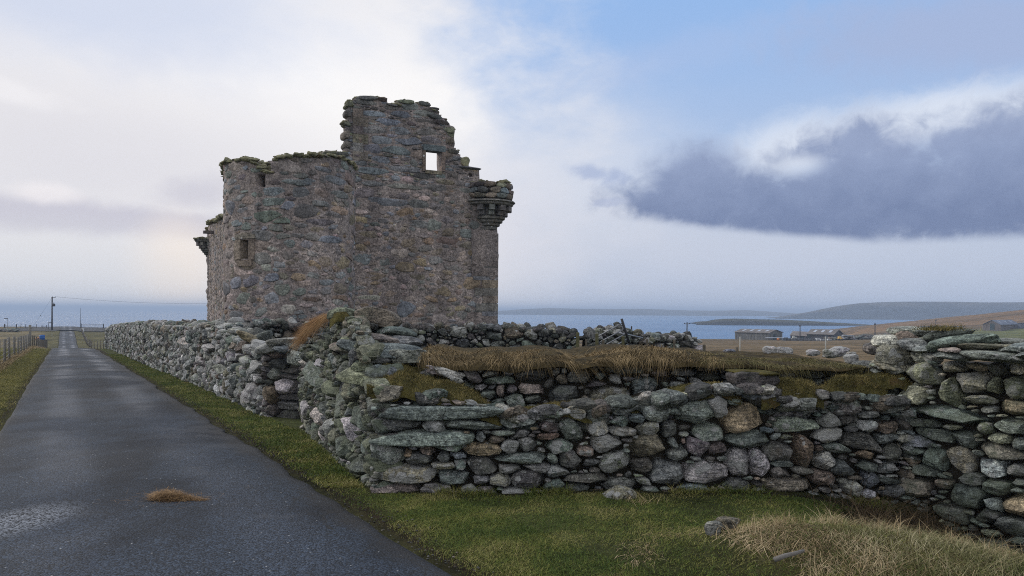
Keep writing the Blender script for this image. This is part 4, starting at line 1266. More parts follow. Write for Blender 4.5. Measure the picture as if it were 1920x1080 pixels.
# --- corner turrets on stepped corbels
def turret(c, zr, sc, a_face, parapet, label, seed):
    """c: centre on the plan, zr: height of the rim, a_face: direction it faces"""
    rng = np.random.default_rng(seed)
    tg = empty('corner_turret', (c[0], c[1], zr), None, None)
    tg.parent = castle
    tg['wo'] = (float(c[0]), float(c[1]), float(zr))
    tg.location = tuple(np.array((c[0], c[1], zr)) - np.array(castle.location))
    tg['label'] = label
    base = np.array((c[0], c[1], zr))
    mb = MB()
    dk_ = tint_of(rng, 'd', 1.25)
    mb.lathe(base, [(0.02, 0.06 * sc), (0.84 * sc, 0.06 * sc), (0.99 * sc, 0.05 * sc), (1.01 * sc, 0.0), (0.93 * sc, -0.04 * sc), (0.93 * sc, -0.09 * sc), (0.88 * sc, -0.13 * sc), (0.62 * sc, -0.14 * sc)], 16, dk_)
    mb.build('rim', CASTLE_STONE, tg)
    mb = MB()
    prof = [(0.54 * sc, -0.12 * sc), (0.54 * sc, -0.50 * sc), (0.63 * sc, -0.52 * sc), (0.62 * sc, -0.60 * sc), (0.54 * sc, -0.63 * sc), (0.53 * sc, -0.72 * sc), (0.44 * sc, -0.75 * sc), (0.43 * sc, -0.84 * sc), (0.34 * sc, -0.88 * sc), (0.33 * sc, -0.97 * sc), (0.24 * sc, -1.02 * sc), (0.16 * sc, -1.2 * sc), (0.02, -1.3 * sc)]
    mb.lathe(base, prof, 22, dk_)
    mb.build('corbel_course', CASTLE_STONE, tg)
    for k in range(12):
        a = k / 12 * 2 * math.pi + 0.2
        ux, uy = np.array((math.cos(a), math.sin(a), 0)), np.array((-math.sin(a), math.cos(a), 0))
        mb = MB()
        tn = tint_of(rng, 'd', 1.5)
        w_ = 0.105 * sc
        mb.box((0.5 * sc, -w_, -0.32 * sc), (0.87 * sc, w_, -0.135 * sc), base, ux, uy, tn)
        mb.box((0.45 * sc, -w_ * 0.96, -0.49 * sc), (0.72 * sc, w_ * 0.96, -0.323 * sc), base, ux, uy, tn)
        mb.build('corbel', CASTLE_STONE, tg)
    # rough parapet stones above the rim
    rb = MB()
    pm = []
    for ring in range(parapet):
        n_ = 13
        z_ = 0.06 + 0.15 + ring * 0.2 * sc
        for k in range(n_):
            a = (k + 0.5 * (ring % 2)) / n_ * 2 * math.pi + rng.normal(0, 0.05)
            d_ = 0.74 * sc
            V = rock_at(rng, base + (math.cos(a) * d_, math.sin(a) * d_, z_), (0.21 * sc, 0.17, 0.105 * sc), a + math.pi / 2, (rng.normal(0, 0.05), 0), 16, 9, 4, 0.03, 0.32, 0.9)
            rb.add(V, *topo(16, 9), tint=tint_of(rng, CMIX[rng.integers(len(CMIX))], 0.8))
            if ring == parapet - 1 and rng.random() < 0.8:
                pm.append(base + (math.cos(a) * d_, math.sin(a) * d_, z_ + 0.1 + rng.normal(0, 0.03)))
    if rb.k:
        rb.build('parapet', CASTLE_STONE, tg, True)
    else:
        pm = [base + (math.cos(a) * r_, math.sin(a) * r_, 0.08) for r_ in (0.25, 0.6, 0.85) for a in np.arange(0, 6.28, 0.5)]
    moss_lumps('moss_cap', tg, pm, seed + 1, size=(0.11, 0.2), flat=0.45)
    return tg
turret(CR - 0.28 * CV_ + 0.25 * CU, 4.20, 1.05, 0, 3, 'corner turret with parapet stones still standing on its corbels', 31)
turret(CLF + 0.22 * CV_ - 0.1 * CU, 4.16, 1.0, 0, 0, 'far corner turret broken off at its rim', 33)
# ------------------------------------------------------------------ drystone walls of the ruined yard in front
def prof_px(lst, O, sdir):
    q_ = [px_plane(a, b, O, sdir)[:2] for a, b in lst]
    q_.sort()
    xs, zs = [a for a, b in q_], [b for a, b in q_]
    return lambda s: np.interp(s, xs, zs)


def gline(O, sdir, drop=0.05, back=0.0):
    return lambda s: G(O[0] + np.asarray(s) * sdir[0], O[1] + np.asarray(s) * sdir[1]) - drop


def unit(a, b):
    d = np.array(b, float) - np.array(a, float)
    return d / np.linalg.norm(d), float(np.linalg.norm(d))


# --- front face: the near corner and the long low face to the right
A0, A1 = np.array((-1.37, 7.37)), np.array((4.10, 7.55))
ad, alen = unit(A0, A1)
an = np.array((ad[1], -ad[0]))
ruin = empty('ruined_wall', (*A0, g1(*A0)), 'low broken drystone wall in the foreground with two long slabs at its left corner', 'stone wall', 'drystone walls of the ruined yard')
fl = [
    (721, 741, 76, 32, 'b'), (823, 774, 222, 22, 'd', 0), (740, 799, 94, 28, 'g'), (810, 801, 40, 26, 's'), (892, 797, 116, 20, 'g'), (795, 824, 190, 18, 'd', 0), (712, 851, 86, 46, 's', -12), (742, 846, 22, 18, 'g'),
    (764, 854, 18, 22, 'o'), (788, 862, 52, 26, 'g'), (801, 849, 38, 17, 'b'), (842, 840, 60, 15, 't'), (831, 861, 24, 21, 'g'), (858, 856, 34, 14, 'u'), (825, 876, 56, 16, 'c'), (864, 872, 23, 18, 't'), (907, 846, 68, 30, 'o'),
    (902, 877, 56, 33, 'd'), (970, 863, 100, 20, 't'), (957, 840, 36, 26, 'l', -20), (931, 827, 36, 18, 'b'), (901, 822, 22, 20, 'g'), (762, 891, 112, 38, 'c', -2), (851, 900, 70, 28, 't'), (742, 923, 78, 26, 'k'),
    (816, 919, 52, 18, 'g'), (877, 918, 34, 17, 'l'), (940, 901, 42, 25, 'c'), (903, 903, 34, 18, 'g'), (988, 901, 54, 33, 'p'), (955, 882, 50, 16, 'l'), (1008, 879, 52, 17, 'g'), (1048, 886, 42, 23, 's'), (971, 925, 54, 20, 'v'),
    (990, 836, 28, 27, 'v'), (1049, 837, 50, 26, 't'), (1072, 806, 36, 56, 't', 32), (1118, 792, 43, 48, 'l'), (1136, 834, 56, 33, 'l'), (1099, 849, 42, 24, 'b'), (1073, 864, 46, 32, 'd'), (1158, 869, 52, 37, 'n'), (1107, 900, 86, 20, 'p'),
    (1081, 769, 44, 32, 'c', -40), (1036, 773, 48, 14, 'u'), (973, 788, 72, 31, 't'), (1029, 801, 35, 23, 'p'), (944, 814, 42, 10, 's'), (1032, 821, 48, 13, 'r'),
    (1215, 747, 26, 24, 'l'), (1240, 768, 56, 42, 'l'), (1277, 748, 57, 23, 'c', 8), (1302, 768, 66, 50, 't'), (1348, 763, 36, 48, 'v', 25), (1362, 734, 47, 27, 'l'), (1412, 741, 52, 30, 'u', -18), (1463, 760, 78, 29, 't'), (1513, 763, 37, 36, 't'),
    (1400, 787, 84, 46, 'o', 20), (1497, 798, 80, 31, 's'), (1333, 815, 72, 37, 't'), (1402, 828, 80, 36, 'g'), (1458, 847, 52, 34, 'p'), (1508, 845, 41, 62, 'r'), (1168, 767, 72, 23, 's', 6), (1168, 790, 33, 21, 't'), (1193, 785, 35, 23, 'u'),
    (1165, 811, 47, 21, 'l'), (1218, 807, 42, 29, 'c', 18), (1255, 807, 34, 31, 'g'), (1220, 838, 70, 37, 'b', 12), (1265, 832, 21, 23, 't'), (1273, 853, 44, 27, 'g', 15), (1208, 874, 44, 28, 'p'), (1252, 887, 64, 50, 'g'),
    (1325, 890, 84, 40, 'v', 4), (1310, 838, 46, 34, 'p', -20), (1348, 842, 42, 26, 'p'), (1390, 868, 44, 52, 'v'), (1428, 868, 38, 52, 'v'), (1482, 912, 86, 27, 'b'), (1468, 870, 54, 12, 's'), (1387, 917, 42, 29, 'g'), (1468, 889, 38, 21, 'p'),
    (1560, 818, 48, 28, 'c'), (1560, 790, 37, 28, 'l'), (1577, 767, 44, 21, 't'), (1608, 750, 47, 19, 's'), (1632, 800, 36, 20, 'v'), (1593, 787, 40, 18, 'p'), (1618, 828, 70, 30, 'g'), (1575, 842, 48, 20, 't'), (1667, 803, 35, 26, 'b'),
    (1553, 867, 36, 33, 'l'), (1580, 880, 50, 28, 'g'), (1548, 897, 46, 29, 'b'), (1603, 917, 38, 30, 'l'), (1633, 878, 46, 18, 'g'), (1630, 780, 42, 16, 'g'), (1665, 823, 37, 21, 'g'), (1637, 903, 26, 31, 'u'), (1633, 928, 26, 15, 'w'),
    (1673, 880, 40, 19, 't'), (1503, 744, 34, 12, 's'), (1545, 740, 36, 19, 'p'), (1578, 744, 28, 25, 'd'), (1670, 755, 36, 20, 'g'), (1680, 850, 36, 30, 'd')]
rf = np.random.default_rng(42)
aman = manual_stones(fl, A0, ad, rf, 1.42, 2.0)
azt = prof_px([(690, 722), (760, 728), (800, 742), (865, 752), (930, 764), (985, 772), (1060, 765), (1085, 752), (1120, 766), (1150, 754), (1195, 745), (1215, 734), (1260, 735), (1300, 732), (1340, 722), (1380, 720), (1440, 724), (1500, 737), (1560, 730), (1640, 738), (1720, 740)], A0, ad)
azb = gline(A0, ad, 0.06)
amap = plane_map(A0, ad, an)
# the two long beams of schist at the corner
for px, py, w_, h_, D, ro in [(824, 774, 218, 26, 7.40, 0.5), (797, 823.5, 192, 23, 7.38, 0.0)]:
    c0 = at(px, py, D)
    V = rock_at(rf, c0 + (0, 0.09, 0), (w_ / F * D / 2, 0.14, h_ / F * D / 2 * 1.04), 0.02, (math.radians(ro), 0.03), 40, 18, 3, 0.025, 0.26, 0.93)
    mk('slab', V, list(topo(40, 18)), STONE, ruin, np.array(tint_of(rf, 's', 1.25, 0.5)), True, V.mean(0), 30)
ao = pack(101, -0.02, alen, azb, azt, 0.012, aman, [(0.13, 0.2, 0.4), (0.08, 0.13, 0.6), (0.045, 0.08, 0.8), (0.03, 0.045, 0.6)], (1.4, 3.4), 12, (2.2, 4.5), 0.42)
lay_stones(ao, amap, 102, ruin, STONE, 100, 'stone', (34, 20), (18, 10), 1.0, 0.10, MIXA, 1.35, 2.0, 12, 0.05)
core_wall('hearting', ruin, (A0, ad, an, 0.1, alen), azb, lambda s: azt(s) - 0.09, 0.20, 1.15, rough=0.04, seed=3)

# --- the face along the road, pointed with pale lichened mortar
B1 = np.array((-3.57, 12.5))
bd, blen = unit(A0, B1)
bn = np.array((-bd[1], bd[0]))
if bn[0] > 0: bn = -bn
west = empty('corner_wall', (*(A0 + bd), g1(*A0)), 'tall pale-lichened corner wall beside the road, flat slabs stepping up to its top', 'stone wall', 'drystone walls of the ruined yard')
bl = [(594, 680, 12, 20, 'w'), (572, 768, 10, 28, 'w'), (592, 786, 14, 40, 'w'), (655, 804, 15, 42, 'w'), (618, 793, 12, 12, 'w'), (598, 815, 8, 20, 'v'), (580, 700, 30, 40, 's'), (635, 651, 26, 22, 'k'), (588, 652, 26, 16, 't'),
      (600, 628, 24, 16, 'u'), (560, 678, 9, 16, 'w'), (635, 855, 12, 12, 'v'), (650, 868, 6, 10, 'w'), (690, 763, 14, 30, 'g'), (694, 800, 12, 26, 't'), (689, 830, 16, 20, 'n'), (683, 878, 18, 30, 'b'), (610, 730, 24, 30, 'n'), (640, 735, 26, 34, 'n'), (648, 690, 18, 30, 'g')]
bman = manual_stones(bl, A0, bd, rf, 1.25, 1.2)
bzt = prof_px([(699, 724), (692, 716), (683, 690), (672, 640), (664, 602), (650, 590), (630, 590), (618, 606), (600, 620), (585, 632), (570, 648), (562, 655), (556, 660)], A0, bd)
bzb = gline(A0, bd, 0.06)
bmap2 = plane_map(A0, bd, bn)
bo = pack(111, 0.0, blen, bzb, bzt, 0.014, bman, [(0.2, 0.34, 0.35), (0.13, 0.2, 0.5), (0.07, 0.12, 0.6), (0.045, 0.07, 0.6)], (0.9, 2.0), 22, (2.0, 2.8), 0.4)
lay_stones(bo, bmap2, 112, west, STONE_GREEN, 60, 'stone', (22, 13), (14, 8), 1.0, 0.05, 'nnngggtsbclpn', 1.15, 1.0, 9, 0.06)
core_wall('hearting', west, (A0, bd, bn, 0.25, blen), bzb, lambda s: np.minimum(bzt(s) - 0.06, np.interp(A0[1] + s * bd[1], [7.6, 8.0, 8.5, 9.0, 9.4], [at(700, y_, d_)[2] for y_, d_ in ((760, 7.6), (722, 8.0), (672, 8.5), (622, 9.0), (592, 9.4))])), 0.10, 0.80, STONE_MORTAR, 0.12, 0.05, 5)
# the stepped pile of flat slabs at its near end
pile = [(703, 596, 76, 36, 8.95, 'b', 0), (640, 594, 52, 32, 9.0, 'n', 0), (672, 614, 62, 18, 8.85, 'd', 3), (740, 623, 64, 20, 8.85, 't', -3), (652, 624, 34, 20, 8.7, 'g', 0), (690, 637, 104, 22, 8.6, 'b', -4), (752, 641, 60, 20, 8.7, 's', 0), (648, 645, 34, 22, 8.5, 'n', 0),
        (714, 659, 152, 32, 8.35, 'u', -3), (664, 668, 30, 30, 8.25, 'g', 0), (764, 672, 64, 32, 8.2, 's', -4), (700, 680, 60, 22, 8.2, 'g', -2), (663, 709, 58, 24, 7.85, 'c', -16), (704, 701, 26, 24, 7.85, 'g', 0), (676, 692, 28, 22, 8.0, 'n', 0), (735, 704, 24, 24, 7.8, 'u', -20), (723, 702, 18, 22, 7.85, 'u', 20),
        (714, 722, 40, 15, 7.6, 's', 0), (840, 700, 66, 16, 7.9, 'l', -18), (812, 694, 30, 16, 7.95, 'v', 0), (790, 705, 26, 14, 7.95, 'g', 0), (685, 716, 24, 20, 7.7, 'n', 0), (855, 716, 26, 12, 7.85, 'l', 0)]
for px, py, w_, h_, D, col, ro in pile:
    c0 = at(px, py, D)
    hw, hh = w_ / F * D / 2, h_ / F * D / 2
    V = rock_at(rf, c0 + (0, 0.08 + hw * 0.3, 0), (hw * 1.03, min(max(hw * 0.8, 0.16), 0.36), hh * 1.12), rf.normal(0, 0.12), (math.radians(-ro), rf.normal(0, 0.06)), 32, 18, 11, 0.05, 0.5, 0.74)
    mk('slab' if w_ > 2.4 * h_ else 'stone', V, list(topo(32, 18)), STONE, west, np.array(tint_of(rf, col, 1.2)), True, V.mean(0), 30)

# --- the face behind, under the turf
C0, C1 = np.array((-0.93, 7.97)), np.array((4.5, 8.15))
cd, clen = unit(C0, C1)
cn = np.array((cd[1], -cd[0]))
back = empty('turf_topped_wall', (*C0, g1(*C0)), 'drystone wall behind the low front face, long brown grass hanging over its top', 'stone wall', 'drystone walls of the ruined yard')
cl = [(1001, 705, 58, 32, 'd'), (1057, 739, 60, 31, 'g'), (996, 730, 48, 21, 'k'), (938, 713, 48, 15, 't'), (1088, 709, 40, 27, 'p'), (1144, 741, 68, 36, 'c'), (966, 753, 34, 36, 's'), (999, 750, 28, 16, 'g'), (940, 733, 22, 21, 'k'),
      (1172, 694, 62, 15, 't'), (1215, 726, 50, 34, 't'), (1287, 698, 48, 15, 'g'), (1273, 723, 28, 15, 'l'), (960, 733, 26, 20, 'p'), (1030, 718, 22, 18, 'p'), (920, 702, 30, 16, 'l'), (1120, 722, 36, 16, 'p'), (1240, 703, 34, 16, 'p'), (1330, 706, 40, 18, 'd'), (1310, 716, 30, 14, 'v'), (1390, 700, 44, 18, 'p'), (1480, 702, 36, 16, 'w'), (1450, 708, 30, 16, 'd'), (1530, 703, 40, 16, 'g')]
cman = manual_stones(cl, C0, cd, rf, 1.15, 1.8)
czt = prof_px([(760, 672), (930, 688), (1000, 686), (1100, 688), (1172, 684), (1250, 690), (1400, 688), (1600, 694), (1750, 690)], C0, cd)
czb = lambda s: np.full(np.shape(s), -1.55)
cmap = plane_map(C0, cd, cn)
co = pack(121, 0.0, clen, czb, czt, 0.014, cman, [(0.15, 0.22, 0.35), (0.09, 0.14, 0.6), (0.05, 0.09, 0.8), (0.035, 0.05, 0.6)], (1.2, 2.2), 14, (2.2, 4.0), 0.42)
lay_stones(co, cmap, 122, back, STONE, 70, 'stone', (30, 18), (16, 9), 1.0, 0.09, 'gggtppddbblvss', 1.15, 2.2, 11, 0.06)
core_wall('hearting', back, (C0, cd, cn, 0.05, clen), lambda s: G(C0[0] + s * cd[0], C0[1] + s * cd[1]) - 0.1, lambda s: czt(s) - 0.06, 0.18, 1.5, rough=0.04, seed=7)

# rubble and earth lying between the two faces
fx = np.linspace(770, 1720, 120)
rows = []
for k, t_ in enumerate(np.linspace(0, 1, 9)):
    D = 7.52 + t_ * 0.60
    s_, _, _ = zip(*[px_plane(a, 750, A0, ad) for a in fx])
    z_ = azt(np.array(s_)) - 0.07 - 0.30 * min(1, t_ * 1.6)
    rows.append(np.c_[[ray(a, 740)[0] * 7.5 for a in fx] + 0.1 * t_ * (fx - 1200) / 600, np.full(len(fx), D), z_])
V = np.vstack(rows)
V[:, 2] += fbm(V, 3.0, 3, 9) * 0.05
fillV = V
put(mk('rubble_fill', V, [grid_faces(9, len(fx))], SOIL), 'dark earth and moss lying between the low front wall and the turf-topped wall', 'earth fill', None, 'stuff')

mb = MB()
for k in range(420):
    q_ = fillV[rf.integers(0, len(fillV))]
    sz = rf.uniform(0.04, 0.13)
    V = rock_at(rf, q_ + (rf.normal(0, 0.03), rf.normal(0, 0.03), sz * 0.2), (sz * 1.3, sz, sz * 0.6), rf.uniform(0, 3), (rf.normal(0, 0.2), rf.normal(0, 0.2)), 14, 8, 8, 0.06, 0.55, 0.7)
    mb.add(V, *topo(14, 8), tint=tint_of(rf, 'ggtpblsvdl'[rf.integers(10)], 0.95, 1.5))
put(mb.build('loose_rubble', STONE, None, True, None, 30), 'small loose stones tumbled between the low front wall and the turf-topped wall', 'rubble', None, 'stuff')

# --- the tall return wall on the right
R0, R1 = np.array((3.98, 7.62)), np.array((6.5, 3.87))
rd, rlen = unit(R0, R1)
rn = np.array((-abs(rd[1]), -abs(rd[0])))
right = empty('tall_wall', (*R0, g1(*R0)), 'tall pale-lichened drystone wall at the right edge, loose slabs heaped on its top', 'stone wall', 'drystone walls of the ruined yard')
rl_ = [(1722, 702, 58, 36, 'n'), (1782, 689, 52, 21, 'c'), (1826, 688, 40, 21, 'o'), (1866, 692, 38, 25, 'd'), (1906, 692, 40, 25, 'c'), (1815, 719, 64, 42, 'c'), (1706, 739, 48, 39, 'n'), (1773, 736, 42, 55, 'n'), (1903, 728, 62, 43, 'n'), (1854, 723, 34, 29, 'n'),
       (1771, 779, 178, 27, 't', -6), (1898, 763, 64, 31, 'o'), (1829, 750, 72, 17, 'n'), (1713, 794, 52, 15, 'p'), (1745, 816, 66, 25, 't'), (1710, 828, 48, 21, 'u'), (1798, 825, 48, 33, 'g'), (1886, 802, 62, 31, 't'), (1872, 824, 48, 25, 'n'), (1907, 833, 38, 25, 's'),
       (1715, 847, 52, 15, 't'), (1868, 849, 98, 27, 'b', -3), (1745, 862, 46, 35, 't'), (1791, 863, 57, 50, 'c'), (1704, 865, 26, 21, 'r'), (1852, 881, 60, 39, 's', -14), (1900, 883, 48, 25, 's'), (1812, 901, 52, 27, 'g'), (1861, 914, 54, 27, 't'), (1812, 933, 68, 37, 't'),
       (1900, 953, 64, 45, 'o'), (1852, 945, 52, 22, 's', -20), (1895, 988, 62, 35, 'g'), (1724, 885, 46, 26, 'g'), (1740, 795, 40, 16, 'g'), (1838, 800, 40, 26, 'n'), (1830, 850, 26, 16, 'g'), (1890, 862, 30, 14, 't'), (1690, 770, 24, 30, 't'), (1850, 970, 50, 26, 'd')]
rman = manual_stones(rl_, R0, rd, rf, 1.75, 1.5)
rzt = prof_px([(1640, 680), (1690, 680), (1740, 674), (1780, 676), (1850, 678), (1920, 676), (2100, 676), (2600, 690)], R0, rd)
rzb = lambda s: G(R0[0] + np.asarray(s) * rd[0], R0[1] + np.asarray(s) * rd[1]) - 0.12
rmap2 = plane_map(R0, rd, rn)
ro_ = pack(131, -0.35, rlen, rzb, rzt, 0.013, rman, [(0.16, 0.26, 0.35), (0.1, 0.16, 0.5), (0.05, 0.09, 0.7), (0.035, 0.05, 0.5)], (1.3, 2.6), 9, (2.4, 4.5), 0.40)
lay_stones(ro_, rmap2, 132, right, STONE_GREEN, 72, 'stone', (34, 20), (16, 9), 1.0, 0.06, 'nntttggscbgpn', 1.6, 1.4, 12, 0.05)
core_wall('hearting', right, (R0, rd, rn, -0.35, rlen), rzb, lambda s: rzt(s) - 0.05, 0.20, 0.95, rough=0.04, seed=9)
rpile = [(1683, 668, 70, 30, 7.75, 'c', 0), (1733, 668, 32, 22, 7.55, 'l', 0), (1755, 672, 26, 26, 7.4, 'l', 10), (1710, 622, 62, 15, 7.9, 's', 3), (1706, 634, 42, 19, 7.8, 'b', -12), (1668, 642, 54, 23, 7.9, 'w', -6), (1716, 647, 44, 20, 7.6, 't', 8), (1738, 655, 36, 12, 7.45, 's', 3),
         (1784, 627, 72, 17, 7.5, 'd', 6), (1757, 640, 34, 30, 7.9, 'd', 0), (1808, 643, 100, 26, 7.15, 't', 9), (1868, 652, 110, 15, 6.95, 'b', 0), (1908, 642, 60, 11, 7.1, 's', -2), (1788, 657, 28, 9, 7.0, 'k', 4), (1800, 668, 84, 16, 7.05, 't', 0), (1880, 670, 104, 19, 6.7, 's', 0), (1905, 657, 50, 10, 6.7, 's', 0),
         (1648, 655, 50, 20, 8.3, 'p', 0), (1640, 690, 62, 22, 8.0, 'g', 0), (1690, 690, 90, 20, 7.8, 'c', -6), (1650, 710, 60, 20, 7.85, 'n', 0), (1960, 655, 90, 16, 6.5, 't', 0), (1985, 668, 100, 18, 6.3, 's', 0), (1745, 655, 40, 16, 7.8, 'g', 0), (1840, 660, 60, 14, 7.3, 'g', 0)]
for px, py, w_, h_, D, col, ro in rpile:
    c0 = at(px, py, D)
    hw, hh = w_ / F * D / 2, h_ / F * D / 2
    V = rock_at(rf, c0 + (0.03, 0.10, 0), (hw * 1.05, min(max(hw * 0.9, 0.14), 0.30), hh * 1.12), -0.25 + rf.normal(0, 0.12), (math.radians(-ro), rf.normal(0, 0.06)), 32, 18, 11, 0.05, 0.5, 0.74)
    mk('slab' if w_ > 2.4 * h_ else 'stone', V, list(topo(32, 18)), STONE, right, np.array(tint_of(rf, col, 1.3)), True, V.mean(0), 30)

# --- the long dyke that runs down beside the road
L0 = np.array((-4.68, 13.95))
ld = np.array((-0.5145, 0.8575))
ln = np.array((-0.8575, -0.5145))
llen = 61.0
dyke = empty('roadside_wall', (*L0, g1(*L0)), 'long drystone wall of small white-lichened stones running down beside the road', 'stone wall', 'drystone walls of the ruined yard')
lzt = prof_px([(500, 645), (485, 650), (470, 653), (452, 642), (432, 625), (412, 616), (380, 613), (350, 612), (330, 609), (300, 610), (280, 607), (255, 610), (230, 609), (205, 612), (196, 616)], L0, ld)
lzb = gline(L0, ld, 0.05)
lmp = plane_map(L0, ld, ln)
lman = manual_stones([(494, 722, 18, 66, 'w'), (480, 690, 18, 24, 'l'), (470, 735, 18, 30, 'v'), (440, 668, 22, 16, 'w'), (392, 650, 18, 14, 'w'), (428, 668, 12, 20, 'v'), (455, 675, 20, 20, 'l'), (410, 690, 16, 16, 'l'), (370, 675, 12, 14, 'w'), (345, 640, 12, 10, 'w'), (300, 655, 10, 12, 'w')], L0, ld, rf, 1.0, 2)
near_ = 14.0
o1 = pack(141, 0.0, near_, lzb, lzt, 0.018, lman, [(0.2, 0.32, 0.3), (0.13, 0.2, 0.5), (0.08, 0.13, 0.8)], (0.9, 1.8), 25, (2.0, 2.7), 0.3)
o2 = pack(142, near_, llen, lzb, lzt, 0.03, [], [(0.2, 0.34, 0.35), (0.14, 0.2, 0.8)], (0.9, 1.8), 25, (2.0, 2.7), 0.35)
LMIX = 'gglllvwwwttnnbbpsscg'
lay_stones(o1, lmp, 143, dyke, STONE, 80, 'stone', (18, 10), (13, 8), 1.0, 0.14, LMIX, 1.1, 2.0, 6, 0.08)
lay_stones(o2, lmp, 144, dyke, STONE_FAR, 0, 'stone', (12, 7), (11, 6), 1.0, 0.16, LMIX, 1.0, 1.8, 4, 0.1, 'far_small_stone')
core_wall('hearting', dyke, (L0, ld, ln, 0.2, llen), lzb, lambda s: lzt(s) - 0.10, 0.2, 0.9, res=0.5, rough=0.05, seed=11)
# its near end, squared off with flat stones and a few big white ones
E1 = np.array((-3.72, 13.40))
ed, elen = unit(L0, E1)
en = np.array((ed[1], -ed[0]))
if en[1] > 0: en = -en
eman = manual_stones([(545, 672, 34, 30, 'w'), (530, 725, 36, 28, 'w'), (520, 682, 30, 20, 'd'), (545, 698, 36, 10, 'd'), (540, 706, 40, 9, 'd'), (545, 745, 44, 14, 'd'), (530, 760, 48, 18, 'g'), (535, 780, 44, 24, 'd'), (510, 700, 22, 24, 's'), (505, 740, 20, 30, 'o'), (508, 770, 26, 18, 'p')], L0, ed, rf, 1.0)
ezt = prof_px([(495, 652), (520, 650), (540, 654), (562, 660)], L0, ed)
eo = pack(151, 0.0, elen, gline(L0, ed, 0.06), ezt, 0.014, eman, [(0.12, 0.2, 0.5), (0.07, 0.11, 0.7)], (1.2, 2.6), 8, (2.2, 3.0), 0.3)
lay_stones(eo, plane_map(L0, ed, en), 152, dyke, STONE, 19, 'stone', (22, 12), (13, 8), 1.0, 0.12, 'ddgglpbtv', 0.95, 1.0, 7, 0.08, 'end_stone')
for px, py, w_, h_, D, col, ro in [(527, 641, 74, 15, 13.6, 's', 4), (500, 652, 56, 20, 13.7, 'l', 16), (545, 650, 44, 12, 13.5, 'l', -8), (478, 648, 34, 14, 14.4, 'l', -14), (455, 633, 44, 13, 15.4, 'o', -24), (437, 621, 30, 12, 16.4, 'l', -14), (520, 655, 34, 14, 13.4, 'u', 0), (412, 614, 34, 12, 18, 'l', -3), (390, 611, 40, 11, 19.5, 'l', -2), (372, 612, 26, 11, 20.5, 'w', 0)]:
    c0 = at(px, py, D)
    hw, hh = w_ / F * D / 2, h_ / F * D / 2
    V = rock_at(rf, c0 + (0.05, 0.15, 0), (hw * 1.05, max(hw * 0.7, 0.16), hh * 1.15), rf.normal(0, 0.15), (math.radians(-ro), 0), 20, 11, 7, 0.08, 0.6, 0.8)
    mk('coping_stone', V, list(topo(20, 11)), STONE, dyke, np.array(tint_of(rf, col, 1.0, 2)), True, V.mean(0))
crng = np.random.default_rng(77)
mb = MB()
for s_ in np.arange(2.5, llen - 0.5, 0.28):
    for d_ in (0.25, 0.6):
        c0 = lmp(np.array(s_ + crng.normal(0, 0.08)), np.array(lzt(s_) - 0.03 + crng.normal(0, 0.05)), np.array(-d_))
        V = rock_at(crng, c0, (crng.uniform(0.1, 0.24), 0.15, crng.uniform(0.07, 0.14)), crng.uniform(0, 3), (crng.normal(0, 0.2), crng.normal(0, 0.2)), 11, 7, 5, 0.1)
        mb.add(V, *topo(11, 7), tint=tint_of(crng, 'gglttsnvbp'[crng.integers(10)], 0.95, 2))
put(mb.build('small_coping', STONE_FAR, dyke, True), kind='stuff')

# --- rough walls round the castle yard
def rough_wall(name, label, P0, P1, prof, seed, mixs, nparts, ztop_extra=0.0):
    P0, P1 = np.array(P0, float), np.array(P1, float)
    d_, L_ = unit(P0, P1)
    n_ = np.array((d_[1], -d_[0]))
    if n_[1] > 0: n_ = -n_
    w_ = empty(name, (*P0, g1(*P0)), label, 'stone wall', 'rough walls round the castle yard')
    zt_ = prof_px(prof, P0, d_)
    zb_ = gline(P0, d_, 0.05)
    o_ = pack(seed, 0, L_, zb_, zt_, 0.02, [], [(0.2, 0.3, 0.3), (0.12, 0.19, 0.6), (0.07, 0.11, 0.7)], (1.0, 2.0), 22, (2.0, 2.8), 0.3)
    lay_stones(o_, plane_map(P0, d_, n_), seed + 1, w_, STONE_FAR, nparts, 'stone', (14, 8), (12, 7), 1.0, 0.16, mixs, 0.85, 1.6, 5, 0.1)
    core_wall('hearting', w_, (P0, d_, n_, 0.1, L_ - 0.1), zb_, lambda s: zt_(s) - 0.12, 0.2, 0.85, res=0.4, seed=seed)
    rng = np.random.default_rng(seed + 5)
    mb = MB()
    for s_ in np.arange(0.1, L_, 0.2):
        for dd in (0.12, 0.4, 0.7):
            c0 = plane_map(P0, d_, n_)(np.array(s_ + rng.normal(0, 0.05)), np.array(zt_(s_) - 0.05 + rng.normal(0, 0.05)), np.array(-dd))
            V = rock_at(rng, c0, (rng.uniform(0.09, 0.2), 0.13, rng.uniform(0.06, 0.12)), rng.uniform(0, 3), (rng.normal(0, 0.25), rng.normal(0, 0.25)), 11, 7, 5, 0.1)
            mb.add(V, *topo(11, 7), tint=tint_of(rng, mixs[rng.integers(len(mixs))], 0.85, 1.6))
    put(mb.build('small_coping', STONE_FAR, w_, True), kind='stuff')
    return w_
rough_wall('yard_wall', 'dark rubble wall across the foot of the castle', (-7.4, 19.0), (1.78, 19.8), [(415, 610), (500, 604), (580, 607), (700, 611), (760, 612), (800, 615), (860, 613), (930, 614), (985, 613), (1020, 617), (1060, 620), (1087, 624)], 161, 'ddgggtppbncl', 90)
rough_wall('yard_wall', 'short rubble wall ending behind the leaning metal gate', (2.02, 19.5), (5.12, 20.2), [(1100, 628), (1120, 622), (1140, 617), (1165, 613), (1185, 620), (1200, 624), (1230, 630), (1262, 630), (1290, 629), (1308, 632), (1316, 640)], 171, 'ddgggtlwvbns', 60)
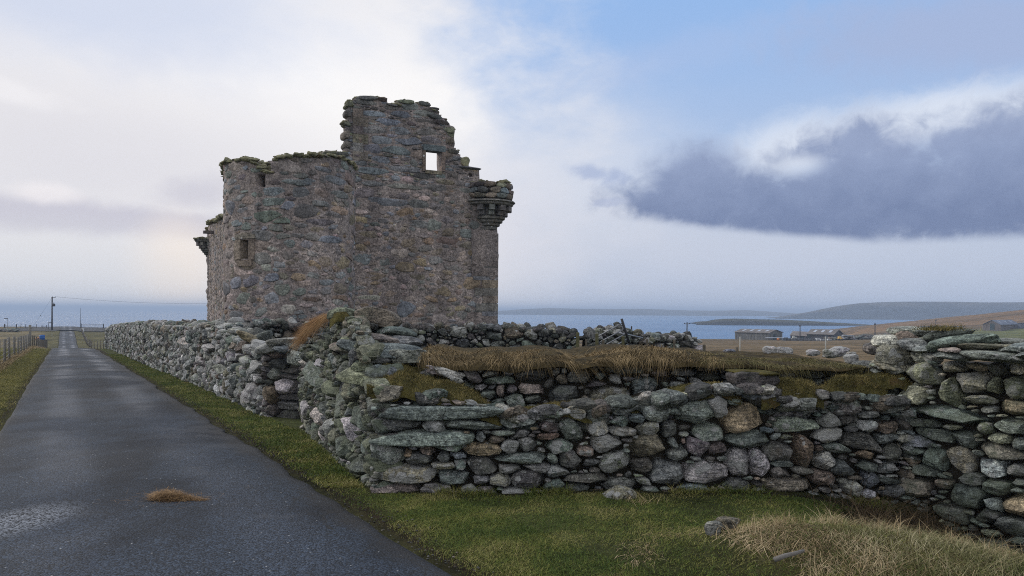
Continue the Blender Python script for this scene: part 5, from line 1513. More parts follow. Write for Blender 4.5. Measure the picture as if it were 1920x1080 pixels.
# ------------------------------------------------------------------ fences, poles, gates, farm buildings, loose things
def on_lat(lat_, D):
    x = lat_ - 0.6 * D
    return np.array((x, D, g1(x, D)))


def post_mesh(base, h, r, k=7, lean=(0, 0), square=False, rng=random):
    mb = MB()
    b = np.array(base, float)
    t_ = b + (lean[0] * h, lean[1] * h, h)
    mb.tube([b - (0, 0, 0.25), b * 0.5 + t_ * 0.5, t_ - (0, 0, 0.02), t_], [r, r, r, r * 0.75], 4 if square else k, jitter=0.04)
    return mb


def fence(label, pts, hs, r, wires, mat, group=None, netting=None):
    f = empty('wire_fence', pts[0], label, 'fence', group)
    rng = np.random.default_rng(len(pts) * 7 + 1)
    tops = []
    for q_, h_ in zip(pts, hs):
        ln_ = rng.normal(0, 0.03, 2)
        post_mesh(q_, h_, r * (1.5 if h_ > 1.5 else 1), lean=ln_).build('post', mat, f, True, np.array(q_))
        tops.append((np.array(q_), ln_))
    for wz in wires:
        mb = MB()
        P_ = []
        for k, (q_, ln_) in enumerate(tops):
            c0 = q_ + (ln_[0] * wz, ln_[1] * wz, wz)
            if k:
                P_.append((P_[-1] + c0) / 2 - (0, 0, 0.02))
            P_.append(c0)
        mb.tube(P_, netting or 0.008, 4, caps=False)
        mb.build('wire', WIRE, f)
    return f


Ds = [24, 27.2, 30.0, 33, 36, 39.5, 43, 46.2, 49.3, 52.5, 55]
pl = [on_lat(-2.62, D) for D in Ds] + [on_lat(-2.62, 58)]
fence('wire fence on grey wooden posts along the left grass verge', pl, [1.12] * len(Ds) + [1.85], 0.06, (0.15, 0.3, 0.48, 0.68, 0.88, 1.05), WOOD_PALE)
pl2 = [on_lat(-2.6, D) for D in (62, 66, 70, 75, 81, 88, 95)]
fence('netted fence dropping over the crest on the left of the road', pl2, [1.1] * 6 + [1.6], 0.06, (0.1, 0.2, 0.3, 0.4, 0.5, 0.62, 0.75, 0.9, 1.05), WOOD)
pl3 = [on_lat(4.4, D) for D in np.linspace(118, 186, 16)]
fence('fence down the right of the far road towards the junction', pl3, [1.15] * 16, 0.07, (0.3, 0.6, 0.9, 1.1), WOOD)
pl4 = [np.array((*at(px, 640, D)[:2], 0)) for px, D in ((167, 117), (172, 112), (177, 106), (183, 99), (189, 93), (194, 88))]
pl4 = [np.array((p_[0], p_[1], g1(p_[0], p_[1]))) for p_ in pl4]
fence('thin fence crossing the field behind the end of the roadside wall', pl4, [1.15] * 6, 0.05, (0.2, 0.4, 0.6, 0.8, 1.0), WOOD)
e_ = at(198, 648, 76); e_[2] = g1(e_[0], e_[1])
put(post_mesh(e_, 1.5, 0.09).build('fence_post', WOOD, None, True, e_), 'pale lone post at the far end of the roadside wall', 'post')
pl5 = []
for px, D in ((-20, 193), (8, 193), (39, 195), (48, 195), (68, 195), (79, 195), (87, 195)):
    q_ = at(px, 615, D); q_[2] = g1(q_[0], q_[1]); pl5.append(q_)
fence('fence on the skyline above the shore, left of the pole', pl5, [1.3, 1.3, 1.3, 1.1, 1.1, 1.0, 1.0], 0.07, (0.5, 0.9), WOOD_DARK)

# electricity pole with a transformer, its stay and its line
pb = at(97.5, 616, 190); pb[2] = g1(pb[0], pb[1])
pole = empty('utility_pole', pb, 'wooden electricity pole with a round transformer beside the road junction', 'utility pole')
pt = at(97.5, 557, 190)[2]
mb = MB(); mb.tube([pb - (0, 0, 0.5), (pb[0], pb[1], pt)], [0.19, 0.14], 10); mb.build('pole', WOOD_DARK, pole, True)
mb = MB(); mb.box((-0.2, -0.06, 0), (0.85, 0.06, 0.12), (pb[0], pb[1], pt - 0.15)); mb.build('crossarm', WOOD_DARK, pole)
for dx in (0.1, 0.75):
    mb = MB(); mb.lathe((pb[0] + dx, pb[1], pt - 0.03), [(0.0, 0.0), (0.05, 0.0), (0.08, 0.08), (0.04, 0.1), (0.07, 0.18), (0.0, 0.22)], 8); mb.build('insulator', DARKMETAL, pole, True)
tz0 = at(100, 574.5, 190)[2]
mb = MB(); mb.lathe((pb[0] + 0.5, pb[1] - 0.1, tz0), [(0.0, 0), (0.27, 0.02), (0.31, 0.1), (0.31, 0.58), (0.2, 0.68), (0.07, 0.74), (0.05, 1.0), (0.0, 1.0)], 12)
tr = mb.build('transformer', DARKMETAL, pole, True)
mb = MB(); mb.box((0.0, -0.1, 0), (0.4, 0.0, 0.1), (pb[0], pb[1], tz0 + 0.3)); mb.build('bracket', DARKMETAL, pole)
ptop = np.array((pb[0], pb[1], pt - 0.1))
ge = at(58, 612, 190); ge[2] = g1(ge[0], ge[1])
mb = MB(); mb.tube([ptop, ge], 0.018, 4); gm = ptop * 0.45 + ge * 0.55
mb.tube([gm - (ge - ptop) * 0.008, gm + (ge - ptop) * 0.008], 0.09, 6); mb.build('stay_wire', DARKMETAL, pole)
mb = MB()
far_end = at(470, 566, 215)
q0 = ptop + (0.7, 0, 0.2)
mb.tube([q0 * (1 - t_) + far_end * t_ - np.array((0, 0, 1.0 * 4 * t_ * (1 - t_))) for t_ in np.linspace(0, 1, 14)], 0.02, 4)
put(mb.build('power_line', DARKMETAL), 'thin overhead wire running right from the pole to behind the castle', 'power line')
b_ = at(151, 613, 198); b_[2] = g1(b_[0], b_[1])
mb = MB(); mb.tube([b_ - (0, 0, 0.2), (b_[0], b_[1], at(151, 577, 198)[2])], [0.06, 0.03], 6)
put(mb.build('mast', DARKMETAL, None, True, b_), 'thin bare mast against the sea, right of the far road', 'mast')

def road_sign(px, ytop, D, side, label):
    b_ = at(px, 614, D); b_[2] = g1(b_[0], b_[1])
    zt_ = at(px, ytop, D)[2]
    s_ = empty('road_sign', b_, label, 'road sign')
    mb = MB(); mb.tube([b_ - (0, 0, 0.3), (b_[0], b_[1], zt_)], 0.05, 8); mb.build('post', DARKMETAL, s_, True)
    mb = MB(); w_ = 0.85
    mb.box((0 if side > 0 else -w_, -0.02, -0.14), (w_ if side > 0 else 0, 0.02, 0.04), (b_[0] + 0.03 * side, b_[1] - 0.06, zt_ - 0.02)); mb.build('panel', GREYSIGN, s_)
road_sign(14.5, 596.5, 188, -1, 'post with a sign arm pointing left, at the left edge')
road_sign(91, 604.5, 192, 1, 'short sign post with its arm pointing right, beside the pole')

def field_gate(name, label, pA, pB, h_, bars, D):
    a_, b_ = at(pA, 614, D), at(pB, 614, D)
    a_[2], b_[2] = g1(a_[0], a_[1]), g1(b_[0], b_[1])
    g_ = empty(name, a_, label, 'gate')
    for q_ in (a_, b_):
        post_mesh(q_, h_ + 0.2, 0.12).build('gate_post', WOOD_DARK, g_, True, q_)
    mb = MB()
    for k in range(bars):
        z_ = 0.15 + (h_ - 0.2) * k / (bars - 1)
        mb.tube([a_ + (0.15, 0, z_), b_ + (-0.15, 0, z_)], 0.028 if k < bars - 1 else 0.04, 6)
    mb.build('gate_bars', STEEL, g_, True)
field_gate('field_gate', 'long low metal gate at the road junction, in front of the sea', 152, 194, 1.1, 4, 200)
field_gate('field_gate', 'small gate in the skyline fence at the left edge', 9, 31, 1.2, 5, 191)

b_ = at(79, 637, 92); b_[2] = g1(b_[0], b_[1]) + 0.05
bz = at(79, 637, 92)
bar = empty('barrel', bz, 'bright blue plastic barrel behind the fence at the crest of the road', 'barrel')
mb = MB(); mb.lathe(bz, [(0.0, 0), (0.26, 0.0), (0.29, 0.05), (0.29, 0.2), (0.305, 0.22), (0.29, 0.24), (0.29, 0.38), (0.305, 0.4), (0.29, 0.42), (0.28, 0.58), (0.0, 0.6)], 16); mb.build('drum', BLUE, bar, True)
mb = MB(); mb.box((-0.45, -0.35, g1(bz[0], bz[1]) - bz[2] - 0.1), (0.45, 0.35, -0.004), bz); mb.build('stand', WOOD, bar)
c0 = at(71.5, 634.5, 93)
mb = MB(); mb.tube([c0 + (-0.45, 0, -0.1), c0 + (-0.1, 0, 0.02), c0 + (0.3, 0.1, 0.0)], [0.08, 0.12, 0.1], 8)
o = mb.build('float', ORANGE, None, True, c0); put(o, 'orange net float hung on the fence left of the blue barrel', 'float')
c0 = at(155.5, 617.5, 185); c0[2] = g1(c0[0], c0[1])
mb = MB(); mb.box((-0.25, -0.1, 0), (0.25, 0.1, 0.9), c0); mb.box((-0.3, -0.12, 0.9), (0.3, 0.12, 1.0), c0)
put(mb.build('mailbox', WHITEP, None, False, c0), 'small white box on the fence beside the far road', 'box')

# low broken dyke at the far left, above the shore
rng = np.random.default_rng(4)
mb = MB()
for k in range(150):
    c0 = at(rng.uniform(-30, 34), 612, 186 + rng.uniform(-1, 1)); c0[2] = g1(c0[0], c0[1]) + rng.uniform(0, 0.8) * (0.5 + 0.5 * rng.random())
    mb.add(rock_at(rng, c0, (0.35, 0.3, 0.22), rng.uniform(0, 3), (0, 0), 10, 6, 4, 0.1), *topo(10, 6), tint=tint_of(rng, 'gpbltd'[rng.integers(6)], 1.0, 1))
put(mb.build('stone_dyke', STONE_FAR, None, True, at(5, 614, 186)), 'low grey stone dyke on the skyline at the far left', 'stone wall')

# weathered posts and the leaning gate by the gap in the yard wall
for px, yt, w_, D, lab, mt in [(1083, 623, 6.5, 17.2, 'stout mossy post left of the gap in the yard wall', WOOD_GREEN), (1099, 636, 4, 17.4, 'thin grey stake in the gap of the yard wall', WOOD),
                               (1119, 625, 6.5, 16.6, 'tall mossy post at the lower end of the leaning gate', WOOD_GREEN), (1131, 637, 5, 16.8, 'short grey post just right of the tall gate post', WOOD),
                               (1168, 630, 6, 16.8, 'mossy post under the middle of the leaning gate', WOOD_GREEN), (1213, 636, 5, 17.0, 'weathered post right of the leaning gate', WOOD),
                               (1264, 637, 5, 17.4, 'low brown post near the end of the yard wall', WOOD), (1320, 646, 6.5, 18.2, 'reddish sawn stump of a post beyond the end of the yard wall', WOOD),
                               (1075, 649, 6, 16.9, 'sawn-off post stump beside the stout mossy post', WOOD)]:
    b_ = at(px, 680, D); b_[2] = g1(b_[0], b_[1])
    zt_ = at(px, yt, D)[2]
    put(post_mesh(b_, zt_ - b_[2], w_ / F * D / 2 * 1.05, square=True).build('fence_post', mt, None, False, b_), lab, 'post', 'weathered posts by the yard wall')
gl = empty('metal_gate', at(1150, 668, 16.2), 'rusty tubular metal gate leaning up against the yard wall', 'gate')
GD = 17.0
def gt(px, py): return at(px, py, GD + (px - 1130) * 0.006)
for a_, b_, r_ in [((1165.5, 598), (1180, 644), 0.03), ((1117, 632), (1140, 676), 0.022)]:
    mb = MB(); mb.tube([gt(*a_), gt(*b_)], r_, 8); mb.build('stile', DARKMETAL, gl, True)
for a_, b_ in [((1121, 631), (1167, 605.5)), ((1126, 641), (1170, 616.5)), ((1130, 650), (1173, 625.5)), ((1135, 660), (1176, 635)), ((1139, 670), (1180, 643.5)), ((1112, 668), (1150, 662))]:
    mb = MB(); mb.tube([gt(*a_), gt(*b_)], 0.014, 7); mb.build('bar', STEEL, gl, True)
mb = MB(); mb.tube([at(1156, 624, 17.6), at(1175, 627, 17.7), at(1205, 634, 17.9)], 0.022, 7)
put(mb.build('metal_pipe', STEEL, None, True, at(1175, 627, 17.7)), 'pale metal pipe lying on the yard wall behind the leaning gate', 'pipe')


# farm buildings: walls, roof planes with overhang, openings
def barn(name, label, A, B, C, eave, ridge, wall, roof, gable_on='BC', lights=3, doors=(), over=0.35):
    """A,B,C: ground corners (x,y,z); AB is one side, BC the next. ridge runs parallel to AB."""
    A, B, C = (np.array(q_, float) for q_ in (A, B, C))
    z0 = min(A[2], B[2], C[2]) - 0.6
    ze, zr = eave, ridge
    Dd = A + C - B
    A2, B2, C2, D2 = (np.array((q_[0], q_[1])) for q_ in (A, B, C, Dd))
    root = empty(name, (B2[0], B2[1], B[2]), label, 'farm building')
    mb = MB()
    p3 = lambda q_, z_: np.array((q_[0], q_[1], z_))
    mBC, mAD = (B2 + C2) / 2, (A2 + D2) / 2
    V = [p3(A2, z0), p3(B2, z0), p3(C2, z0), p3(D2, z0), p3(A2, ze), p3(B2, ze), p3(C2, ze), p3(D2, ze), p3(mBC, zr), p3(mAD, zr)]
    mb.add(V, [(0, 1, 5, 4), (1, 2, 6, 5), (2, 3, 7, 6), (3, 0, 4, 7)], [(5, 6, 8), (7, 4, 9)])
    mb.build('wall', wall, root)
    uab, _ = unit(A2, B2); ubc, _ = unit(B2, C2)
    mb = MB()
    for e0, e1, s_ in ((A2, B2, -1), (D2, C2, 1)):
        dz = over * (zr - ze) / (np.linalg.norm(C2 - B2) / 2)
        o0 = p3(e0 - uab * over + ubc * s_ * over, ze - dz + 0.06); o1 = p3(e1 + uab * over + ubc * s_ * over, ze - dz + 0.06)
        r0, r1 = p3(mAD - uab * over, zr + 0.06), p3(mBC + uab * over, zr + 0.06)
        up_ = np.array((0, 0, 0.1))
        mb.add([o0, o1, r1, r0, o0 + up_, o1 + up_, r1 + up_, r0 + up_], [(0, 3, 2, 1), (4, 5, 6, 7), (0, 1, 5, 4), (1, 2, 6, 5), (2, 3, 7, 6), (3, 0, 4, 7)])
    rf_ = mb.build('roof', roof, root)
    for e0, e1, s_ in ((A2, B2, -1),):
        for k in range(lights):
            t_ = (k + 0.7) / (lights + 0.4)
            a_ = p3(e0 + (e1 - e0) * t_, ze); b_ = p3(mAD + (mBC - mAD) * t_, zr)
            w_ = p3(uab * 0.45, 0)
            q0, q1 = a_ * 0.62 + b_ * 0.38, a_ * 0.18 + b_ * 0.82
            up_ = np.array((0, 0, 0.19))
            mb = MB(); mb.add([q0 - w_ + up_, q0 + w_ + up_, q1 + w_ + up_, q1 - w_ + up_, q0 - w_ + up_ * 0.5, q0 + w_ + up_ * 0.5, q1 + w_ + up_ * 0.5, q1 - w_ + up_ * 0.5], [(0, 1, 2, 3), (4, 5, 1, 0), (5, 6, 2, 1), (6, 7, 3, 2), (7, 4, 0, 3)])
            mb.build('skylight', SKYL, rf_)
    for side_, t0, t1, h0, h1, nm, mt in doors:
        P_, Q_ = (A2, B2) if side_ == 'AB' else (B2, C2)
        n_ = -ubc if side_ == 'AB' else uab
        c0 = P_ + (Q_ - P_) * t0; c1 = P_ + (Q_ - P_) * t1
        zz = min(A[2], B[2], C[2])
        mb = MB(); mb.box((0, -0.05, 0), (np.linalg.norm(c1 - c0), 0.06, (h1 - h0)), p3(c0, zz + h0), (*unit(P_, Q_)[0], 0), (*n_, 0)); mb.build(nm, mt, root)
    return root


def ga(px, D, py=640):
    q_ = at(px, py, D)
    q_[2] = g1(q_[0], q_[1])
    return q_


def zat(px, py, D): return float(at(px, py, D)[2])
barn('farm_shed', 'grey sheeted farm shed with a low brown roof, leftmost of the sheds by the shore', ga(1378, 257), ga(1441, 246), ga(1467, 254), zat(1400, 624, 250), zat(1440, 618.5, 252), SHEET, ROOF, lights=4, doors=[('BC', 0.3, 0.55, 0.0, 2.2, 'door', GLASS)])
barn('farm_shed', 'dark brown farm shed with bright roof lights and white tanks in front', ga(1513, 243), ga(1562, 236), ga(1580, 246), zat(1530, 627, 240), zat(1545, 618.3, 245), SHEET_DARK, ROOF, lights=3, doors=[('AB', 0.02, 0.12, 0, 2.0, 'door', GLASS)])
barn('farm_shed', 'low lean shed between the two larger sheds by the shore', ga(1482, 252), ga(1512, 244), ga(1522, 251), zat(1497, 629.5, 248), zat(1500, 622.5, 250), SHEET_DARK, ROOF, lights=0, doors=[('AB', 0.62, 0.86, 0, 1.7, 'door', GLASS)])
barn('barn', 'big grey barn with a slate-blue roof on the hillside at the right', ga(1876, 292, 622), ga(1843, 300, 622), ga(1843, 312, 622), zat(1860, 609, 298), zat(1870, 601, 300), SHEET_BROWN, ROOF_BLUE, lights=0) if False else None
bA, bB = ga(1911, 316), ga(1876, 296)
bC = ga(1843, 306)
barn('farm_shed', 'big grey barn with a slate-blue roof on the hillside at the right', bA, bB, bC, zat(1876, 609, 296), zat(1860, 600.5, 302), SHEET_BROWN, ROOF_BLUE, lights=3, doors=[('BC', 0.34, 0.6, 0.3, 2.9, 'door', GLASS)])
barn('house', 'long low white house with a dark roof, half hidden behind the heaped slabs', ga(1724, 345), ga(1812, 345), ga(1814, 353), zat(1770, 617.2, 345), zat(1770, 611.5, 348), WHITEP, SHEET_DARK, lights=0)
c0 = ga(1916, 310)
mb = MB(); mb.box((-1.2, -1, 0), (3, 1, 2.2), c0); mb.box((-1.4, -1.2, 2.2), (3.2, 1.2, 2.4), c0)
put(mb.build('outhouse', ROOF_BLUE, None, False, c0), 'small blue outhouse at the right edge beside the big barn', 'outhouse')

# shelter roof, tanks, containers and vehicles in the yard by the sheds
c0 = ga(1440, 232)
sh = empty('open_shelter', c0, 'open shelter with a pale flat roof in front of the leftmost shed', 'shelter')
zt_ = zat(1457, 634, 232)
mb = MB(); mb.box((0, 0, 0), (5.6, 2.5, 0.12), (c0[0], c0[1], zt_)); mb.build('roof', SKYL, sh)
for dx in (0.1, 2.7, 5.4):
    mb = MB(); mb.box((0, 0, 0), (0.12, 0.12, zt_ - c0[2] - 0.003), c0 + (dx, 0.1, 0)); mb.build('leg', WOOD, sh)
def tank(px, py0, py1, w_, D, label):
    c0 = ga(px, D)
    zt_ = zat(px, py0, D); hw = w_ / F * D / 2
    r_ = empty('liquid_tank', c0, label, 'tank', 'white tanks in front of the dark shed')
    h_ = zt_ - c0[2]
    mb = MB()
    mb.box((-hw, -hw * 0.8, 0.16), (hw, hw * 0.8, h_ - 0.05), c0); mb.build('body', WHITEP, r_)
    mb = MB(); mb.box((-hw * 1.05, -hw * 0.85, -0.1), (hw * 1.05, hw * 0.85, 0.155), c0); mb.build('pallet', WOOD, r_)
    mb = MB()
    for k in range(6):
        x_ = -hw + 2 * hw * k / 5
        mb.box((x_ - 0.02, -hw * 0.8 - 0.04, 0.16), (x_ + 0.02, -hw * 0.8 - 0.01, h_), c0)
    for z_ in (0.35, 0.6, 0.9):
        mb.box((-hw, -hw * 0.8 - 0.06, z_ * h_), (hw, -hw * 0.8 - 0.04, z_ * h_ + 0.04), c0)
    mb.build('cage', STEEL, r_)
tank(1533.5, 633.5, 642, 7, 226, 'tall white caged tank, leftmost of three before the dark shed')
tank(1541.5, 636, 643, 7, 225, 'shorter white caged tank, middle of three before the dark shed')
tank(1555, 635, 642, 7, 226, 'white caged tank right of the pale marker post')
c0 = ga(1575, 226)
dg = empty('yellow_machine', c0, 'small yellow machine parked right of the white tanks', 'machine')
mb = MB(); mb.box((-0.6, -0.5, 0.35), (0.6, 0.5, 0.8), c0); mb.box((-0.5, -0.45, 0.803), (0.15, 0.45, 1.2), c0); mb.build('body', YELLOW, dg)
for dx in (-0.4, 0.4):
    mb = MB(); a = np.arange(13) / 12 * 2 * math.pi
    mb.tube([c0 + (dx, -0.52, 0.3), c0 + (dx, 0.52, 0.3)], 0.3, 12); mb.build('wheel', DARKMETAL, dg, True)
c0 = ga(1590, 230)
vn = empty('parked_van', c0, 'pale grey van parked at the end of the farm yard', 'van')
mb = MB(); mb.box((-1.6, -0.8, 0.35), (1.4, 0.8, 1.55), c0); mb.box((1.403, -0.78, 0.35), (2.1, 0.78, 1.0), c0); mb.build('body', SKYL, vn)
mb = MB(); mb.box((-1.4, -0.82, 1.0), (1.2, -0.803, 1.4), c0); mb.build('window', GLASS, vn)
for dx in (-1.0, 1.3):
    mb = MB(); mb.tube([c0 + (dx, -0.83, 0.32), c0 + (dx, 0.83, 0.32)], 0.32, 12); mb.build('wheel', DARKMETAL, vn, True)
c0 = ga(1459, 226); 
mb = MB(); mb.lathe(c0, [(0.0, 0), (0.3, 0.02), (0.42, 0.3), (0.38, 0.55), (0.2, 0.75), (0, 0.8)], 12)
put(mb.build('buoy', ORANGE, None, True, c0), 'orange buoy on the grass before the leftmost shed', 'buoy')
c0 = ga(1489, 228)
mb = MB()
mb.box((-0.7, -0.5, 0), (0.7, 0.5, 0.7), c0); mb.box((-0.5, -0.45, 0.703), (0.1, 0.4, 1.4), c0); mb.box((0.2, -0.4, 0.703), (0.6, 0.3, 1.0), c0)
put(mb.build('feed_sacks', PALEPOST, None, False, c0), 'stack of pale sacks in front of the low lean shed', 'sacks')
rng = np.random.default_rng(8)
mb = MB()
for k in range(120):
    px = rng.uniform(1470, 1530)
    c0 = ga(px, rng.uniform(224, 232)); s_ = rng.uniform(0.15, 0.5)
    mb.box((-s_, -s_, 0), (s_, s_, s_ * rng.uniform(0.8, 2)), c0, (math.cos(k), math.sin(k), 0), (-math.sin(k), math.cos(k), 0))
put(mb.build('scrap_heap', plain('scrap', (0.085, 0.088, 0.095), 0.7, 0.6, 1.2, 0.2)), 'jumble of grey scrap in the yard between the sheds', 'scrap', None, 'stuff')
mb = MB()
for k in range(420):
    px = rng.uniform(1545, 1668)
    D = 228 + rng.uniform(0, 12) - (px - 1600) * 0.05
    c0 = ga(px, D)
    hh = (0.9 + 0.9 * math.sin((px - 1560) * 0.075) ** 2) * rng.random()
    V = rock_at(rng, c0 + (0, 0, hh * 0.8), (rng.uniform(0.3, 0.6), 0.4, rng.uniform(0.2, 0.4)), rng.uniform(0, 3), (0, 0), 9, 6, 4, 0.1)
    mb.add(V, *topo(9, 6), tint=tint_of(rng, 'gdpbtd'[rng.integers(6)], 0.9, 1))
put(mb.build('ruined_dyke', STONE_FAR, None, True, ga(1610, 232)), 'tumbled grey stone dyke right of the farm yard', 'stone wall')

# far poles and markers
def upole(px, py, D, label, arm=0.0):
    b_ = ga(px, D); zt_ = zat(px, py, D)
    p_ = empty('utility_pole', b_, label, 'utility pole')
    mb = MB(); mb.tube([b_ - (0, 0, 0.4), (b_[0], b_[1], zt_)], [0.17, 0.13], 8); mb.build('pole', WOOD_DARK, p_, True)
    if arm:
        mb = MB(); mb.box((-arm, -0.07, 0), (arm, 0.07, 0.14), (b_[0], b_[1], zt_ - 0.5)); mb.build('crossarm', WOOD_DARK, p_)
        for dx in (-arm * 0.85, arm * 0.85):
            mb = MB(); mb.lathe((b_[0] + dx, b_[1], zt_ - 0.357), [(0, 0), (0.08, 0.0), (0.1, 0.12), (0.05, 0.2), (0, 0.25)], 8); mb.build('insulator', DARKMETAL, p_, True)
upole(1288, 604, 190, 'pole with a crossarm standing before the blue sea', 0.8)
upole(1500, 609, 238, 'plain pole in front of the low lean shed', 0.35)
upole(1640.5, 606, 240, 'lone pole on the slope left of the heaped slabs', 0.3)
upole(1754.5, 599.5, 330, 'pole on the hillside behind the heaped slabs', 0.35)
for px, py, D, r_, lab, mt in [(1184, 611.5, 62, 0.06, 'dark strainer post in the field above the leaning gate', WOOD_DARK), (1145.5, 606, 62, 0.025, 'slender rod standing behind the yard wall', DARKMETAL),
                               (1387.5, 631.5, 60, 0.045, 'white marker post in the field left of the pale boulders', PALEPOST), (1548, 631, 60, 0.045, 'white marker post in the field before the white tanks', PALEPOST), (1382, 651, 40, 0.07, 'short brown stump beside the left white marker post', WOOD)]:
    b_ = ga(px, D)
    put(post_mesh(b_, zat(px, py, D) - b_[2], r_).build('marker_post' if mt is PALEPOST else 'fence_post', mt, None, True, b_), lab, 'post')

# loose stones
def boulder(px, py, w_, h_, D, col, label, mat=STONE, lich=1.5, rz=0.0, group=None, sink=0.1, tilt=0.0):
    rng = np.random.default_rng(int(px * 7 + py))
    c0 = at(px, py, D)
    V = rock_at(rng, c0, (w_ / F * D / 2 * 1.05, w_ / F * D / 2 * 0.8, h_ / F * D / 2 * 1.15), rz, (tilt, 0), 32, 18, 11, 0.06, 0.5, 0.70)
    o = mk('boulder', V, list(topo(32, 18)), mat, None, np.array(tint_of(rng, col, 1.0, lich)), True, c0, 30)
    return put(o, label, 'stone', group)
boulder(1168, 929, 56, 26, 7.05, 'c', 'loose grey stone lying on the grass against the foot of the front wall', rz=0.2, tilt=0.25)
boulder(1338, 991, 34, 22, 5.35, 'l', 'small pale stone half buried at the left of the dry grass mound', sink=0.2)
boulder(1366, 984, 40, 24, 5.5, 'b', 'brown lichened stone half buried in the dry grass mound', sink=0.2)
gtop = 'pale boulders behind the turf-topped wall'
boulder(1445, 658, 25, 17, 10.4, 'w', 'round white-crusted boulder with a mossy face behind the turf', lich=2.5, group=gtop)
boulder(1471, 660, 34, 15, 10.5, 'w', 'broad pale boulder right of the mossy-faced one, behind the turf', lich=2.5, group=gtop)
boulder(1524, 661, 26, 10, 10.6, 'w', 'low white flat boulder alone behind the turf', lich=2.5, group=gtop)
boulder(1570, 659, 40, 17, 10.4, 'w', 'large jagged white boulder before the right marker post', lich=2.5, group=gtop, tilt=-0.2)
boulder(1553, 662, 20, 12, 10.2, 'l', 'small white stone touching the large jagged boulder', lich=2.5, group=gtop)
boulder(1367, 660, 24, 9, 10.6, 'u', 'grey flat stone behind the turf, left of the white boulders', lich=1.5, group=gtop)
boulder(1597, 674, 26, 18, 8.9, 'w', 'upright white stone at the right end of the turf', lich=2.5, group=gtop)
boulder(1600, 668, 24, 14, 9.2, 'l', 'pale stone above the right end of the turf', lich=2.0, group=gtop)
# squared block with a moss cap on the front wall
mbk = empty('mossy_block', at(1408, 722, 7.72), 'squared dark block capped with yellow moss on the front wall', 'stone')
V = rock_at(rf, at(1409, 710, 7.72), (0.225, 0.16, 0.082), 0.05, (0, 0), 26, 14, 0, 0.02, 0.2, 1.0)
mk('block', V, list(topo(26, 14)), STONE, mbk, np.array(tint_of(rf, 'p', 0.8, 0.3)))
V = rock_at(rf, at(1409, 698, 7.72), (0.23, 0.165, 0.025), 0.05, (0, 0), 26, 14, 2, 0.08, 0.5, 0.95)
mk('moss_cap', V, list(topo(26, 14)), MOSS, mbk)
# grey stick on the mound
c0 = np.array(at(1480, 1035, 4.75)); c0[2] = g1(c0[0], c0[1]) + 0.05
mb = MB()
d_ = np.array((0.105, 0.03, 0.02))
mb.tube([c0 - d_, c0 - d_ * 0.3 + (0, 0, 0.006), c0 + d_ * 0.4, c0 + d_], [0.016, 0.017, 0.016, 0.009], 6, jitter=0.2)
put(mb.build('stick', plain('grey_driftwood', (0.16, 0.15, 0.14), 0.9, 0.4, 30.0), None, True, c0), 'short grey weathered stick lying in the dry grass', 'stick')
# ------------------------------------------------------------------ grass, turf, moss, straw
rng = np.random.default_rng(2024)


def scatter(n, xfun):
    X, Y = xfun(n)
    return np.c_[X, Y, G(X, Y)]


def grass_patch(name, label, roots, hgt, wid, mat, lean=(0.0, 0.0), spread=0.6, segs=3, cat='grass', rngs=rng, droop=0.3):
    n = len(roots)
    L = rngs.uniform(*hgt, n)
    d = np.c_[rngs.normal(lean[0], spread, n), rngs.normal(lean[1], spread, n), np.ones(n)]
    bend = np.c_[rngs.normal(lean[0], 0.5, n), rngs.normal(lean[1], 0.5, n), -np.abs(rngs.normal(droop, 0.2, n))] * L[:, None]
    V, Fc = ribbons(rngs, roots, d, L, rngs.uniform(*wid, n), bend, segs)
    o = mk(name, V, [Fc], mat, None, None, True)
    return put(o, label, cat, None, 'stuff')


# short green grass: near verge and foreground
def fg(n):
    Y = rng.uniform(3.2, 7.5, n) ; X = rng.uniform(-1.0, 4.3, n)
    lat_ = X + 0.6 * Y
    ok = (lat_ > 2.66 + 0.07 * np.sin(Y * 9) + rng.normal(0, 0.05, n)) & (X / Y < 0.72) & (X / Y > -0.30)
    ok &= ~((X > A0[0] + 0.1) & (Y > 7.3)) & ~((X < -1.37) & (Y > 7.3))
    mud = vnoise(np.c_[X, Y, 0 * X], 1.7, 41)
    ok &= rng.random(n) < np.clip(0.75 + mud * 0.6, 0.2, 1) * np.clip((lat_ - 2.6) / 0.35, 0.15, 1)
    ok &= ~((X - 3.8) ** 2 / 0.7 + (Y - 6.7) ** 2 / 0.5 < 0.9)
    return X[ok], Y[ok]
def scat(fun, n):
    X, Y = fun(n)
    return np.c_[X, Y, G(X, Y) - 0.004]
grass_patch('short_grass', 'short green grass in front of the low wall', scat(fg, 200000), (0.014, 0.042), (0.0028, 0.0055), GRASS, (0.15, 0), 0.55)
def verge(n):
    Y = 7.6 + 40 * rng.random(n) ** 1.7
    lat_ = rng.uniform(2.62, 3.75, n)
    ok = rng.random(n) < np.clip((lat_ - 2.6) / 0.35 + 0.1 * vnoise(np.c_[lat_, Y, Y], 2.0, 3), 0.12, 1)
    X = lat_ - 0.6 * Y
    # keep out of the wall
    s_ = (X - A0[0]) * bn[0] + (Y - A0[1]) * bn[1]
    ok &= ~((Y < 13.2) & (s_ < 0.03) & (Y > 7.3)) 
    return X[ok], Y[ok]
def verge_near(n):
    Y = rng.uniform(3.2, 9.5, n); lat_ = rng.uniform(2.62, 3.75, n)
    ok = rng.random(n) < np.clip((lat_ - 2.6) / 0.35 + 0.25 * vnoise(np.c_[lat_, Y, Y], 2.0, 3), 0.12, 1) * np.clip((9.5 - Y) / 2, 0, 1)
    X = lat_ - 0.6 * Y
    s_ = (X - A0[0]) * bn[0] + (Y - A0[1]) * bn[1]
    ok &= ~((s_ < 0.03) & (Y > 7.3))
    return X[ok], Y[ok]
